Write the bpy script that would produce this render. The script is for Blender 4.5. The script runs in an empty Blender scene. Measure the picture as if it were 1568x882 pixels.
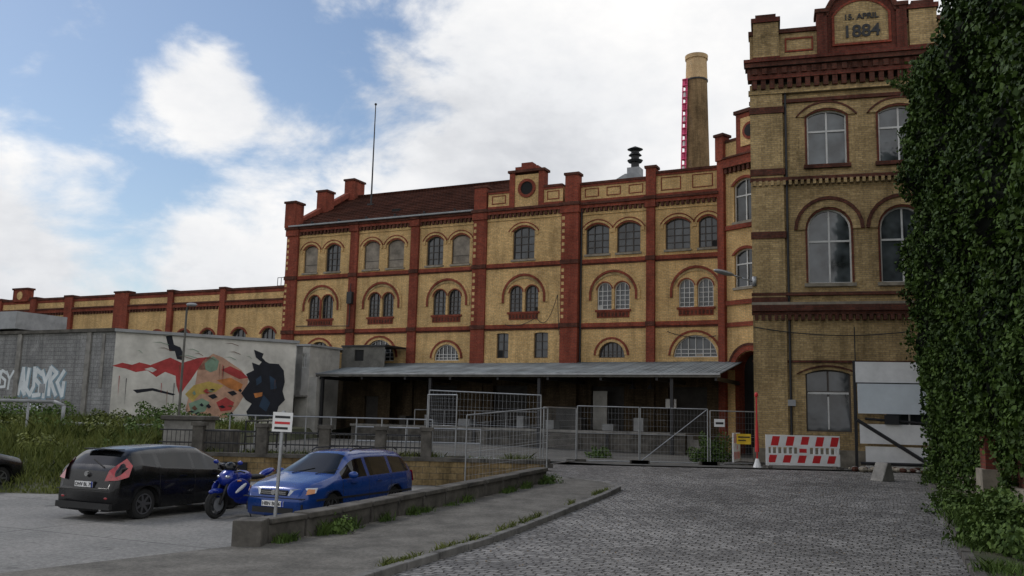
import bpy, math, random
import numpy as np
from mathutils import Vector, Matrix, noise
random.seed(7); rng=np.random.default_rng(7)
S=bpy.context.scene
S.view_settings.view_transform='Standard'; S.view_settings.look='None'; S.view_settings.exposure=0
COL=S.collection
# ------------------------------------------------------------------ materials
def nt(name):
    m=bpy.data.materials.new(name); m.use_nodes=True
    n=m.node_tree; b=n.nodes['Principled BSDF']; return m,n,b
def N(n,t,**k):
    x=n.nodes.new(t)
    for a,v in k.items():
        if a.startswith('i_'): x.inputs[a[2:].replace('_',' ')].default_value=v
        else: setattr(x,a,v)
    return x
def ramp(n,stops,fac):
    r=n.nodes.new('ShaderNodeValToRGB'); e=r.color_ramp.elements
    while len(e)<len(stops): e.new(0.5)
    for i,(p,c) in enumerate(stops):
        e[i].position=p; e[i].color=(c,c,c,1) if not isinstance(c,(tuple,list)) else (*c,1)
    n.links.new(fac,r.inputs[0]); return r
def mixc(n,a,b,fac,mode='MIX'):
    m=n.nodes.new('ShaderNodeMix'); m.data_type='RGBA'; m.blend_type=mode
    for s,v in ((6,a),(7,b),(0,fac)):
        if hasattr(v,'links'): n.links.new(v,m.inputs[s])
        elif s==0: m.inputs[0].default_value=v
        else: m.inputs[s].default_value=(*v,1)
    return m.outputs[2]
def plain(name,col,rough=.7,metal=0,var=.25,scale=2.,bump=0.,bscale=20,spec=None,coat=0):
    m,n,b=nt(name)
    tc=N(n,'ShaderNodeTexCoord')
    nz=N(n,'ShaderNodeTexNoise',i_Scale=scale,i_Detail=4.,i_Roughness=.65); n.links.new(tc.outputs['Object'],nz.inputs['Vector'])
    r=ramp(n,[(.3,1-var),(.7,1+var*.6)],nz.outputs['Fac'])
    n.links.new(mixc(n,col,r.outputs[0],1.,'MULTIPLY'),b.inputs['Base Color'])
    b.inputs['Roughness'].default_value=rough; b.inputs['Metallic'].default_value=metal
    if coat: b.inputs['Coat Weight'].default_value=coat; b.inputs['Coat Roughness'].default_value=.05
    if spec is not None: b.inputs['Specular IOR Level'].default_value=spec
    if bump:
        n2=N(n,'ShaderNodeTexNoise',i_Scale=bscale,i_Detail=3.); n.links.new(tc.outputs['Object'],n2.inputs['Vector'])
        bp=N(n,'ShaderNodeBump',i_Strength=bump,i_Distance=.02); n.links.new(n2.outputs['Fac'],bp.inputs['Height']); n.links.new(bp.outputs[0],b.inputs['Normal'])
    return m
def brick(name,c1,c2,mort,stain=.5,bw=.26,rh=.085,soot=None):
    m,n,b=nt(name); L=n.links.new
    tc=N(n,'ShaderNodeTexCoord'); sp=N(n,'ShaderNodeSeparateXYZ'); L(tc.outputs['Object'],sp.inputs[0])
    ad=N(n,'ShaderNodeMath',operation='ADD'); L(sp.outputs[0],ad.inputs[0]); L(sp.outputs[1],ad.inputs[1])
    cb=N(n,'ShaderNodeCombineXYZ'); L(ad.outputs[0],cb.inputs[0]); L(sp.outputs[2],cb.inputs[1])
    br=N(n,'ShaderNodeTexBrick'); L(cb.outputs[0],br.inputs['Vector'])
    br.inputs['Color1'].default_value=(*c1,1); br.inputs['Color2'].default_value=(*c2,1); br.inputs['Mortar'].default_value=(*mort,1)
    br.inputs['Scale'].default_value=1; br.inputs['Mortar Size'].default_value=.011; br.inputs['Brick Width'].default_value=bw; br.inputs['Row Height'].default_value=rh
    br.inputs['Mortar Smooth'].default_value=.3; br.inputs['Bias'].default_value=0
    nz=N(n,'ShaderNodeTexNoise',i_Scale=.35,i_Detail=6.,i_Roughness=.72); L(tc.outputs['Object'],nz.inputs['Vector'])
    r=ramp(n,[(.3,1-stain),(.58,1.1)],nz.outputs['Fac'])
    mp=N(n,'ShaderNodeMapping'); mp.inputs['Scale'].default_value=(2.2,2.2,.22); L(tc.outputs['Object'],mp.inputs[0])
    n3=N(n,'ShaderNodeTexNoise',i_Scale=1.,i_Detail=4.,i_Roughness=.65); L(mp.outputs[0],n3.inputs['Vector'])
    r3=ramp(n,[(.34,1-stain*.7),(.54,1.04)],n3.outputs['Fac'])
    n4=N(n,'ShaderNodeTexNoise',i_Scale=12.,i_Detail=2.); L(tc.outputs['Object'],n4.inputs['Vector'])
    r4=ramp(n,[(.3,.78),(.7,1.18)],n4.outputs['Fac'])
    c=mixc(n,br.outputs['Color'],r.outputs[0],1.,'MULTIPLY'); c=mixc(n,c,r3.outputs[0],1.,'MULTIPLY'); c=mixc(n,c,r4.outputs[0],1.,'MULTIPLY')
    L(c,b.inputs['Base Color']); b.inputs['Roughness'].default_value=.92; b.inputs['Specular IOR Level'].default_value=.12
    bp=N(n,'ShaderNodeBump',i_Strength=.5,i_Distance=.01); L(br.outputs['Fac'],bp.inputs['Height']); bp.invert=True; L(bp.outputs[0],b.inputs['Normal'])
    return m
YB=brick('yellow_brick',(.70,.465,.205),(.58,.365,.145),(.40,.32,.2),.30)
RB=brick('red_brick',(.30,.066,.038),(.22,.048,.031),(.17,.09,.065),.4)
RO=brick('sooty_red_brick',(.18,.052,.036),(.13,.04,.03),(.1,.06,.045),.5)
OB=brick('ochre_brick',(.52,.375,.18),(.36,.25,.115),(.29,.23,.15),.48)
DB=brick('brown_brick',(.14,.05,.034),(.09,.038,.027),(.08,.05,.04),.5)
UB=brick('canopy_shade_brick',(.12,.085,.05),(.085,.06,.035),(.06,.05,.035),.6)  # shade under the canopy put into the brick colour
GB=brick('grey_block',(.29,.29,.285),(.24,.24,.24),(.14,.14,.14),.4,.5,.22)
STONE=plain('stone_trim',(.26,.23,.18),.9,var=.4,scale=3,bump=.3)
CONC=plain('concrete',(.25,.24,.22),.9,var=.5,scale=1.5,bump=.4)
DCONC=plain('weathered_concrete',(.10,.092,.08),.95,var=.65,scale=2.2,bump=.6,bscale=12)
WHITEP=plain('white_paint',(.8,.8,.79),.6,var=.12,scale=2)
SHEDW=plain('old_whitewash',(.45,.44,.41),.85,var=.35,scale=1.)
GREYP=plain('grey_paint',(.3,.31,.32),.6,var=.25)
BLACKI=plain('black_iron',(.02,.02,.022),.6,var=.3)
GALV=plain('galvanised_steel',(.36,.37,.38),.45,.7,var=.25)
BOARD=plain('window_board',(.27,.235,.19),.9,var=.5,scale=1.5)
FRAMED=plain('dark_frame',(.06,.048,.04),.6)
FRAMEW=plain('white_frame',(.58,.58,.56),.5,var=.2)
CURT=plain('curtain',(.55,.55,.52),.9,var=.2,scale=5)
DARK=plain('dark_void',(.012,.012,.012),.9)
DOORG=plain('dock_door',(.05,.045,.04),.8,var=.4)
REDP=plain('red_paint',(.6,.025,.03),.5,var=.15)
YELP=plain('yellow_paint',(.75,.5,.03),.5)
PINK=plain('pink_band',(.7,.08,.2),.6)
WOOD=plain('grey_wood',(.13,.125,.11),.9,var=.4)
def glass(name,base=(.02,.024,.028),rough=.08,spec=.5):
    m,n,b=nt(name); tc=N(n,'ShaderNodeTexCoord'); nz=N(n,'ShaderNodeTexNoise',i_Scale=1.3,i_Detail=2.); n.links.new(tc.outputs['Object'],nz.inputs['Vector'])
    r=ramp(n,[(.35,tuple(x*.4 for x in base)),(.7,tuple(x*2.2 for x in base))],nz.outputs['Fac']); n.links.new(r.outputs[0],b.inputs['Base Color'])
    b.inputs['Roughness'].default_value=rough; b.inputs['Specular IOR Level'].default_value=spec
    bp=N(n,'ShaderNodeBump',i_Strength=.12,i_Distance=.05); n.links.new(nz.outputs['Fac'],bp.inputs['Height']); n.links.new(bp.outputs[0],b.inputs['Normal'])
    return m
GL=glass('window_glass',(.026,.03,.034),.07,.65); GLC=glass('car_glass',(.006,.007,.008),.03,.35)
GLO=glass('office_glass',(.05,.058,.062),.05,.9)
def roofmat(name,c,freq,axis=0,rough=.6,spec=.3,lo=.55):
    m,n,b=nt(name); L=n.links.new; tc=N(n,'ShaderNodeTexCoord')
    wv=N(n,'ShaderNodeTexWave',bands_direction='X' if axis==0 else 'Y',i_Scale=freq,i_Distortion=.15); L(tc.outputs['Object'],wv.inputs['Vector'])
    nz=N(n,'ShaderNodeTexNoise',i_Scale=.8,i_Detail=5.); L(tc.outputs['Object'],nz.inputs['Vector'])
    r=ramp(n,[(.3,.55),(.7,1.25)],nz.outputs['Fac']); r2=ramp(n,[(0,lo),(.5,1.)],wv.outputs['Fac'])
    cc=mixc(n,c,r.outputs[0],1.,'MULTIPLY'); cc=mixc(n,cc,r2.outputs[0],1.,'MULTIPLY'); L(cc,b.inputs['Base Color']); b.inputs['Roughness'].default_value=rough; b.inputs['Specular IOR Level'].default_value=spec
    bp=N(n,'ShaderNodeBump',i_Strength=.6,i_Distance=.03); L(wv.outputs['Fac'],bp.inputs['Height']); L(bp.outputs[0],b.inputs['Normal']); return m
TILE=roofmat('clay_tile',(.062,.024,.016),1.2,rough=.95,spec=.05); SHEET=roofmat('corrugated_sheet',(.25,.285,.30),1.6,rough=.7); COPPER=roofmat('copper_roof',(.12,.17,.16),.5)
def cobble():
    m,n,b=nt('cobblestone'); L=n.links.new; tc=N(n,'ShaderNodeTexCoord')
    mp=N(n,'ShaderNodeMapping'); mp.inputs['Rotation'].default_value=(0,0,math.radians(22)); L(tc.outputs['Object'],mp.inputs[0])
    nz=N(n,'ShaderNodeTexNoise',i_Scale=1.1,i_Detail=3.); L(mp.outputs[0],nz.inputs['Vector'])
    vm=N(n,'ShaderNodeVectorMath',operation='SCALE'); vm.inputs['Scale'].default_value=.42; L(nz.outputs['Color'],vm.inputs[0])
    nq=N(n,'ShaderNodeTexNoise',i_Scale=6.,i_Detail=2.); L(mp.outputs[0],nq.inputs['Vector'])
    vq=N(n,'ShaderNodeVectorMath',operation='SCALE'); vq.inputs['Scale'].default_value=.07; L(nq.outputs['Color'],vq.inputs[0])
    va=N(n,'ShaderNodeVectorMath',operation='ADD'); L(mp.outputs[0],va.inputs[0]); L(vm.outputs[0],va.inputs[1])
    vb=N(n,'ShaderNodeVectorMath',operation='ADD'); L(va.outputs[0],vb.inputs[0]); L(vq.outputs[0],vb.inputs[1])
    br=N(n,'ShaderNodeTexBrick'); L(vb.outputs[0],br.inputs['Vector']); br.inputs['Scale'].default_value=1
    br.inputs['Brick Width'].default_value=.2; br.inputs['Row Height'].default_value=.16; br.inputs['Mortar Size'].default_value=.02; br.inputs['Mortar Smooth'].default_value=.8
    br.inputs['Color1'].default_value=(.29,.28,.265,1); br.inputs['Color2'].default_value=(.13,.125,.12,1); br.inputs['Mortar'].default_value=(.04,.037,.03,1)
    n2=N(n,'ShaderNodeTexNoise',i_Scale=.3,i_Detail=6.,i_Roughness=.65); L(tc.outputs['Object'],n2.inputs['Vector'])
    r=ramp(n,[(.35,.6),(.65,1.25)],n2.outputs['Fac'])
    n3=N(n,'ShaderNodeTexNoise',i_Scale=30.,i_Detail=3.); L(tc.outputs['Object'],n3.inputs['Vector']); r3=ramp(n,[(.3,.7),(.7,1.25)],n3.outputs['Fac'])
    c=mixc(n,br.outputs['Color'],r.outputs[0],1.,'MULTIPLY'); c=mixc(n,c,r3.outputs[0],1.,'MULTIPLY'); L(c,b.inputs['Base Color']); b.inputs['Roughness'].default_value=.6
    iv=N(n,'ShaderNodeMath',operation='SUBTRACT'); iv.inputs[0].default_value=1; L(br.outputs['Fac'],iv.inputs[1])
    ad=N(n,'ShaderNodeMath',operation='MULTIPLY_ADD'); ad.inputs[1].default_value=.3; L(n3.outputs['Fac'],ad.inputs[0]); L(iv.outputs[0],ad.inputs[2])
    bp=N(n,'ShaderNodeBump',i_Strength=.9,i_Distance=.035); L(ad.outputs[0],bp.inputs['Height']); L(bp.outputs[0],b.inputs['Normal']); return m
COB=cobble()
def groundmat(name,c1,c2,s1=.5,s2=14,rough=.9,cracks=False):
    m,n,b=nt(name); L=n.links.new; tc=N(n,'ShaderNodeTexCoord')
    a=N(n,'ShaderNodeTexNoise',i_Scale=s1,i_Detail=6.,i_Roughness=.7); L(tc.outputs['Object'],a.inputs['Vector'])
    r=ramp(n,[(.35,c1),(.65,c2)],a.outputs['Fac'])
    d=N(n,'ShaderNodeTexNoise',i_Scale=s2,i_Detail=5.,i_Roughness=.8); L(tc.outputs['Object'],d.inputs['Vector']); r2=ramp(n,[(.35,.6),(.65,1.3)],d.outputs['Fac'])
    c=mixc(n,r.outputs[0],r2.outputs[0],1.,'MULTIPLY')
    if cracks:
        br=N(n,'ShaderNodeTexBrick'); mp=N(n,'ShaderNodeMapping'); mp.inputs['Rotation'].default_value=(0,0,.42); L(tc.outputs['Object'],mp.inputs[0]); L(mp.outputs[0],br.inputs['Vector'])
        br.inputs['Scale'].default_value=1; br.inputs['Brick Width'].default_value=5.; br.inputs['Row Height'].default_value=4.; br.inputs['Mortar Size'].default_value=.02; br.offset=0
        r4=ramp(n,[(0,1.),(1,.4)],br.outputs['Fac']); c=mixc(n,c,r4.outputs[0],1.,'MULTIPLY')
        sp=N(n,'ShaderNodeTexNoise',i_Scale=1.6,i_Detail=3.,i_Distortion=1.); L(tc.outputs['Object'],sp.inputs['Vector']); r5=ramp(n,[(.30,.62),(.36,1.)],sp.outputs['Fac']); c=mixc(n,c,r5.outputs[0],1.,'MULTIPLY')
    L(c,b.inputs['Base Color']); b.inputs['Roughness'].default_value=rough
    bp=N(n,'ShaderNodeBump',i_Strength=.5,i_Distance=.02); L(d.outputs['Fac'],bp.inputs['Height']); L(bp.outputs[0],b.inputs['Normal']); return m
LOTM=groundmat('lot_concrete',(.16,.16,.153),(.25,.243,.23),.35,12,cracks=True)
STRIPM=groundmat('gravel_path',(.075,.07,.06),(.17,.16,.14),1.2,18)
SOIL=groundmat('soil_grass',(.035,.045,.015),(.08,.08,.04),.6,9)
YARDM=groundmat('yard_asphalt',(.06,.06,.057),(.13,.125,.11),.5,10)
def leafmat(name,a,bb,scale=1.2):
    m,n,b=nt(name); L=n.links.new; g=N(n,'ShaderNodeNewGeometry'); tc=N(n,'ShaderNodeTexCoord')
    nz=N(n,'ShaderNodeTexNoise',i_Scale=scale,i_Detail=3.); L(tc.outputs['Object'],nz.inputs['Vector'])
    md=N(n,'ShaderNodeMath',operation='MULTIPLY_ADD'); md.inputs[1].default_value=.4; L(g.outputs['Random Per Island'],md.inputs[0])
    m2=N(n,'ShaderNodeMath',operation='MULTIPLY'); m2.inputs[1].default_value=.8; L(nz.outputs['Fac'],m2.inputs[0]); L(m2.outputs[0],md.inputs[2])
    r=ramp(n,[(.3,a),(.85,bb)],md.outputs[0]); L(r.outputs[0],b.inputs['Base Color']); b.inputs['Roughness'].default_value=.6; b.inputs['Specular IOR Level'].default_value=.15; return m
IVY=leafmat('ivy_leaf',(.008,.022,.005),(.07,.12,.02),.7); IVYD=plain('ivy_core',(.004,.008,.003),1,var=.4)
GRASS=leafmat('grass_blade',(.035,.06,.012),(.18,.20,.055),.6); WEED=leafmat('weed_leaf',(.03,.06,.015),(.11,.17,.04))
# ------------------------------------------------------------------ mesh builder
class M:
    def __init__(s): s.v=[];s.f=[];s.m=[];s.mats=[]
    def mi(s,mat):
        if mat not in s.mats: s.mats.append(mat)
        return s.mats.index(mat)
    def add(s,vs,fs,mat):
        o=len(s.v); s.v+= [tuple(x) for x in vs]; k=s.mi(mat)
        for f in fs: s.f.append(tuple(i+o for i in f)); s.m.append(k)
    def box(s,x0,x1,y0,y1,z0,z1,mat):
        s.add([(x0,y0,z0),(x1,y0,z0),(x1,y1,z0),(x0,y1,z0),(x0,y0,z1),(x1,y0,z1),(x1,y1,z1),(x0,y1,z1)],
              [(0,3,2,1),(4,5,6,7),(0,1,5,4),(1,2,6,5),(2,3,7,6),(3,0,4,7)],mat)
    def tube(s,a,b,r,mat,n=8,r2=None):
        a=Vector(a);b=Vector(b);d=(b-a).normalized(); r2=r if r2 is None else r2
        u=d.cross(Vector((0,0,1)) if abs(d.z)<.9 else Vector((1,0,0))).normalized(); w=d.cross(u)
        vs=[];
        for p,rr in ((a,r),(b,r2)):
            for i in range(n):
                t=2*math.pi*i/n; vs.append(p+u*math.cos(t)*rr+w*math.sin(t)*rr)
        fs=[(i,(i+1)%n,n+(i+1)%n,n+i) for i in range(n)]+[tuple(range(n))[::-1],tuple(range(n,2*n))]
        s.add(vs,fs,mat)
    def path(s,pts,r,mat,n=6):
        for a,b in zip(pts,pts[1:]): s.tube(a,b,r,mat,n)
    def prism(s,poly,y0,y1,mat):
        n=len(poly); vs=[(x,y0,z) for x,z in poly]+[(x,y1,z) for x,z in poly]
        s.add(vs,[tuple(range(n)),tuple(range(n,2*n))[::-1]]+[(i,i+n,(i+1)%n+n,(i+1)%n) for i in range(n)],mat)
    def ell(s,c,r,mat,nu=14,nv=9,rot=None):
        vs=[];fs=[];c=Vector(c)
        for j in range(nv+1):
            p=math.pi*j/nv
            for i in range(nu):
                t=2*math.pi*i/nu; q=Vector((r[0]*math.sin(p)*math.cos(t),r[1]*math.sin(p)*math.sin(t),r[2]*math.cos(p)))
                if rot: q=rot@q
                vs.append(c+q)
        for j in range(nv):
            for i in range(nu): fs.append((j*nu+i,(j+1)*nu+i,(j+1)*nu+(i+1)%nu,j*nu+(i+1)%nu))
        s.add(vs,fs,mat)
    def obj(s,name,parent=None,smooth=False,loc=None,rot=None,bevel=0):
        me=bpy.data.meshes.new(name); me.from_pydata(s.v,[],s.f)
        for m in s.mats: me.materials.append(m)
        me.polygons.foreach_set('material_index',s.m)
        if smooth: me.polygons.foreach_set('use_smooth',[True]*len(s.f))
        me.update(); o=bpy.data.objects.new(name,me); COL.objects.link(o)
        if parent: o.parent=parent
        if loc: o.location=loc
        if rot is not None: o.rotation_euler=(0,0,rot)
        if bevel:
            bv=o.modifiers.new('b','BEVEL'); bv.width=bevel; bv.segments=2; bv.limit_method='ANGLE'
        return o
def empty(name,loc=(0,0,0),rz=0):
    o=bpy.data.objects.new(name,None); o.location=loc; o.rotation_euler=(0,0,rz); o.empty_display_size=.3; COL.objects.link(o); return o
def arc(x0,x1,zs,h,n=10):
    if h<=0.001: return [(x0,zs),(x1,zs)]
    a=(x1-x0)/2; h=min(h,a); R=(a*a+h*h)/(2*h); cx=(x0+x1)/2; cz=zs+h-R; ph=math.asin(min(1,a/R)) 
    return [(cx+R*math.sin(-ph+2*ph*i/n),cz+R*math.cos(-ph+2*ph*i/n)) for i in range(n+1)]
def wall(p,x0,x1,z0,z1,y,ops,mat,dep=.3,rmat=None):
    rmat=rmat or mat
    def q(a,b,c,d): 
        if abs(b-a)>1e-4 and abs(d-c)>1e-4: p.add([(a,y,c),(b,y,c),(b,y,d),(a,y,d)],[(0,1,2,3)],mat)
    cur=x0
    for (a,b,zs,zp,h) in sorted(ops):
        q(cur,a,z0,z1); q(a,b,z0,zs)
        A=arc(a,b,zp,h)
        for (xa,za),(xb,zb) in zip(A,A[1:]): p.add([(xa,y,za),(xb,y,zb),(xb,y,z1),(xa,y,z1)],[(0,1,2,3)],mat)
        loop=[(a,zs)]+A+[(b,zs)]
        for i in range(len(loop)):
            (xa,za),(xb,zb)=loop[i],loop[(i+1)%len(loop)]
            p.add([(xa,y,za),(xa,y+dep,za),(xb,y+dep,zb),(xb,y,zb)],[(0,1,2,3)],rmat)
        cur=b
    q(cur,x1,z0,z1)
def ring(p,x0,x1,zp,h,t,y0,y1,mat,legs=0):
    A=arc(x0,x1,zp,h,12); B=arc(x0-t,x1+t,zp,h+t,12)
    n=len(A)
    if legs: A=[(x0,zp-legs)]+A+[(x1,zp-legs)]; B=[(x0-t,zp-legs)]+B+[(x1+t,zp-legs)]; n+=2
    for i in range(n-1):
        a,b,c,d=A[i],A[i+1],B[i+1],B[i]
        vs=[(a[0],y0,a[1]),(b[0],y0,b[1]),(c[0],y0,c[1]),(d[0],y0,d[1]),(a[0],y1,a[1]),(b[0],y1,b[1]),(c[0],y1,c[1]),(d[0],y1,d[1])]
        p.add(vs,[(0,1,2,3),(3,2,6,7),(0,4,5,1)]+([(0,3,7,4)] if i==0 else [])+([(1,5,6,2)] if i==n-2 else []),mat)
wrnd=random.Random(99)
def window(p,op,y,style='grid',fm=None,nx=3,nz=4,gm=None):
    a,b,zs,zp,h=op; fm=fm or FRAMED; gm=gm or GL
    A=arc(a,b,zp,h)
    if style=='board': p.add([(a,y-.05,zs),(b,y-.05,zs)]+[(x,y-.05,z) for x,z in A[::-1]],[tuple(range(2+len(A)))],BOARD)
    else:
        tl=wrnd.uniform(-.015,.015); mx=(a+b)/2
        p.add([(a,y+tl,zs),(b,y-tl,zs)]+[(x,y+tl*(mx-x)/(mx-a),z) for x,z in A[::-1]],[tuple(range(2+len(A)))],gm)
    t=.06; Ai=arc(a+t,b-t,zp,max(.006,h-t))
    if h==0: Ai=[(a+t,zp-t),(b-t,zp-t)]
    O=[(a,zs)]+A+[(b,zs)]; I=[(a+t,zs+t)]+Ai+[(b-t,zs+t)]
    for i in range(len(O)):
        j=(i+1)%len(O)
        p.add([(O[i][0],y-.07,O[i][1]),(O[j][0],y-.07,O[j][1]),(I[j][0],y-.07,I[j][1]),(I[i][0],y-.07,I[i][1]),(I[i][0],y,I[i][1]),(I[j][0],y,I[j][1])],[(0,1,2,3),(3,2,5,4)],fm)
    if style=='board':
        p.box(a+t,b-t,y-.065,y-.055,zs+(zp-zs)*.33,zs+(zp-zs)*.33+.04,fm); return
    def top(x):
        for (xa,za),(xb,zb) in zip(A,A[1:]):
            if xa<=x<=xb: return za+(zb-za)*(x-xa)/(xb-xa+1e-9)
        return zp
    for i in range(1,nx):
        x=a+(b-a)*i/nx; w=.022 if style=='grid' else .035; p.box(x-w,x+w,y-.06,y-.02,zs+t,top(x)-t*.6,fm)
    H=zp+h*.5-zs
    rows=[zs+H*i/nz for i in range(1,nz)] if style=='grid' else [zs+H*.66]
    for z in rows:
        w=.018 if style=='grid' else .04; p.box(a+t,b-t,y-.055,y-.022,z-w,z+w,fm)
    if style=='grid' and wrnd.random()<.35:
        i=wrnd.randrange(nx); j=wrnd.randrange(max(1,nz-2)); p.box(a+(b-a)*i/nx+.03,a+(b-a)*(i+1)/nx-.03,y-.045,y-.03,zs+H*j/nz+.03,zs+H*(j+1)/nz-.03,wrnd.choice([BOARD,CURT,DARK]))
def dentils(p,x0,x1,y0,y1,z0,z1,w,gap,mat):
    x=x0+gap/2
    while x+w<x1: p.box(x,x+w,y0,y1,z0,z1,mat); x+=w+gap
# ------------------------------------------------------------------ main brewery building
FA=math.radians(-26); FO=(.65,55,0)
fac=empty('brewery_building',FO,FA)
W=M();T=M();G=M();R=M()
bays=[(-17.5,-13.0),(-12.4,-8.15),(-7.55,-3.35),(-2.4,2.7),(3.8,7.95),(8.45,12.15)]
w3=[[(-17.05,-15.85),(-15.15,-13.9)],[(-11.95,-10.7),(-10.05,-8.75)],[(-7.0,-5.75),(-5.12,-3.8)],[(-.6,.88)],[(4.15,5.62),(6.1,7.55)],[(9.05,10.5),(10.98,12.05)]]
w2=[[(-16.38,-15.42),(-15.27,-14.31)],[(-11.38,-10.43),(-10.28,-9.4)],[(-6.37,-5.39),(-5.24,-4.32)],[(-.75,.16),(.32,1.2)],[(4.9,5.82),(5.98,6.9)],[(9.82,10.72),(10.9,11.8)]]
w1=[[(-16.3,-14.3,5.7,6.2,.9)],[(-11.55,-9.2,5.75,6.0,1.15)],[(-6.15,-4.35,5.75,5.9,.88)],[(-1.55,-.74,5.85,7.35,.04),(.98,1.9,5.85,7.35,.04)],[(5.02,6.62,5.85,6.0,.78)],[(9.5,12.0,5.85,5.95,1.15)]]
st3=[['board','grid'],['board','board'],['grid','board'],['grid'],['grid','grid'],['grid','grid']]
docks=[[],[(-12.2,-10.6,1.65,4.1,0)],[(-6.6,-4.4,1.65,4.2,.0)],[(-1.7,.6,1.65,4.2,0)],[(4.6,6.6,1.65,4.2,0)],[(9.2,11.4,1.65,4.2,0)]]
for k,(a,b) in enumerate(bays):
    y=-.28 if k==3 else 0.
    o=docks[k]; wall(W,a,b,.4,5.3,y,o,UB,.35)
    for q in o: W.add([(q[0],y+.34,q[2]),(q[1],y+.34,q[2]),(q[1],y+.34,q[3]),(q[0],y+.34,q[3])],[(0,1,2,3)],DOORG)
    wall(W,a,b,5.3,7.8,y,w1[k],YB)
    for q in w1[k]:
        window(G,q,y+.2,'grid',FRAMEW if k in (1,2,5) else FRAMED,6 if q[1]-q[0]>1.4 else 2,3)
        if q[4]>.1:
            ring(T,q[0],q[1],q[3],q[4],.16,y-.05,y+.02,YB); ring(T,q[0]-.16,q[1]+.16,q[3],q[4]+.16,.12,y-.09,y+.0,RB)
    o=[(x0,x1,8.68,9.85,(x1-x0)/2*.98) for x0,x1 in w2[k]]
    wall(W,a,b,7.8,11.55,y,o,YB)
    for q in o: window(G,q,y+.18,'grid',FRAMED if k<4 else FRAMEW,3,5); ring(T,q[0],q[1],q[3],q[4],.06,y-.05,y+.01,RB)
    xa,xb=w2[k][0][0]-.35,w2[k][1][1]+.35
    ring(T,xa,xb,9.75,1.15,.14,y-.09,y+.01,RB,legs=.5); ring(T,xa+.02,xb-.02,9.75,.98,.12,y-.05,y+.01,OB,legs=.5)
    ring(T,xa-.14,xb+.14,9.75,1.29,.16,y-.05,y+.01,YB,legs=.5)
    T.box(w2[k][0][0]-.1,w2[k][1][1]+.1,y-.1,y,8.55,8.67,RB); T.box(w2[k][0][0],w2[k][1][1],y-.05,y,8.2,8.55,RB)
    dentils(T,w2[k][0][0],w2[k][1][1],y-.08,y-.05,8.27,8.48,.12,.1,DB)
    T.box(w2[k][0][1]+.0,w2[k][1][0],y-.06,y+.0,8.68,9.9,RB if k in(0,) else YB)
    zz=11.95 if k<4 else 12.05
    if k==3: o=[(w3[k][0][0],w3[k][0][1],11.95,13.7,.28)]
    else: o=[(x0,x1,zz,13.55,.3) for x0,x1 in w3[k]]
    wall(W,a,b,11.55,15.2,y,o,YB)
    for q,s in zip(o,st3[k]):
        window(G,q,y+.2,s,FRAMED,3,4); T.box(q[0]-.08,q[1]+.08,y-.09,y+.0,q[2]-.14,q[2]-.02,STONE)
        ring(T,q[0],q[1],q[3],q[4],.1,y-.03,y+.01,RB); ring(T,q[0]-.1,q[1]+.1,q[3],q[4]+.1,.14,y-.07,y+.01,YB,legs=.25); ring(T,q[0]-.24,q[1]+.24,q[3],q[4]+.24,.06,y-.1,y+.01,RB)
    for z0,z1,dd in ((11.48,11.72,.12),(11.40,11.48,.07),(7.66,7.9,.13),(7.55,7.66,.07)): T.box(a,b,y-dd,y,z0,z1,RB if dd>.1 else DB)
    T.box(a,b,y-.06,y,14.45,14.62,YB); dentils(T,a,b,y-.17,y,14.62,14.86,.16,.14,DB); T.box(a,b,y-.2,y,14.86,15.05,RB); T.box(a,b,y-.3,y,15.05,15.2,DB)
pil=[(-18.5,-17.5),(-13.,-12.4),(-8.15,-7.55),(-3.35,-2.4),(2.7,3.8),(7.95,8.45)]
for k,(a,b) in enumerate(pil):
    y=-.2 if k in (0,1,2,5) else -.42
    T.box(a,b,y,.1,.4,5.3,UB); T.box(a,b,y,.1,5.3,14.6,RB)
    T.box(a-.06,b+.06,y-.1,.1,14.6,15.22,RB); T.box(a-.1,b+.1,y-.18,.1,15.05,15.24,DB)
    for z in (11.47,7.65): T.box(a-.03,b+.03,y-.07,.1,z,z+.26,DB)
    if k in(0,3,4):
        for i in range(16):
            z=8.2+i*.4
            if not 11.2<z<11.9: T.box(a+.05,a+.22,y-.004,y,z,z+.2,YB)
W.add([(-18.5,0,.4),(-18.5,14,.4),(-18.5,14,15.2),(-18.5,7,19.3),(-18.5,0,15.2)],[(0,1,2,3,4)],RB)
W.add([(12.15,0,.4),(12.15,14,.4),(12.15,14,16.9),(12.15,0,16.9)],[(0,1,2,3)],YB)
W.add([(-18.5,14,.4),(12.15,14,.4),(12.15,14,15.2),(-18.5,14,15.2)],[(0,1,2,3)],YB)
R.add([(-18.2,-.35,15.25),(-3.3,-.35,15.25),(-3.3,7,19.1),(-18.2,7,19.1)],[(0,1,2,3)],TILE)
R.add([(-18.2,14.35,15.25),(-3.3,14.35,15.25),(-3.3,7,19.1),(-18.2,7,19.1)],[(3,2,1,0)],TILE)
R.box(-18.2,-3.4,-.5,-.3,15.22,15.32,GREYP); R.box(-18.2,-3.3,6.85,7.15,19.05,19.22,TILE)
for i in range(15):
    t=(i+1)/16; R.box(-18.1,-3.4,-.35+7.35*t-.04,-.35+7.35*t+.04,15.25+3.85*t-.01,15.25+3.85*t+.03,TILE)
for i in range(6): x=-16.5+i*2.3; R.box(x,x+.03,-.15,.15,15.4,15.6,BLACKI)
R.box(-10.8,-10.2,1.4,1.9,16.,16.35,DARK)
for y0,y1,z0,z1 in ((-.45,.5,15.2,16.95),(3.0,3.9,15.8,18.6),(6.3,7.7,17,20.3)):
    T.box(-18.6,-17.7,y0,y1,z0,z1,RB); T.box(-18.68,-17.62,y0-.08,y1+.08,z1,z1+.15,DB)
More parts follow.
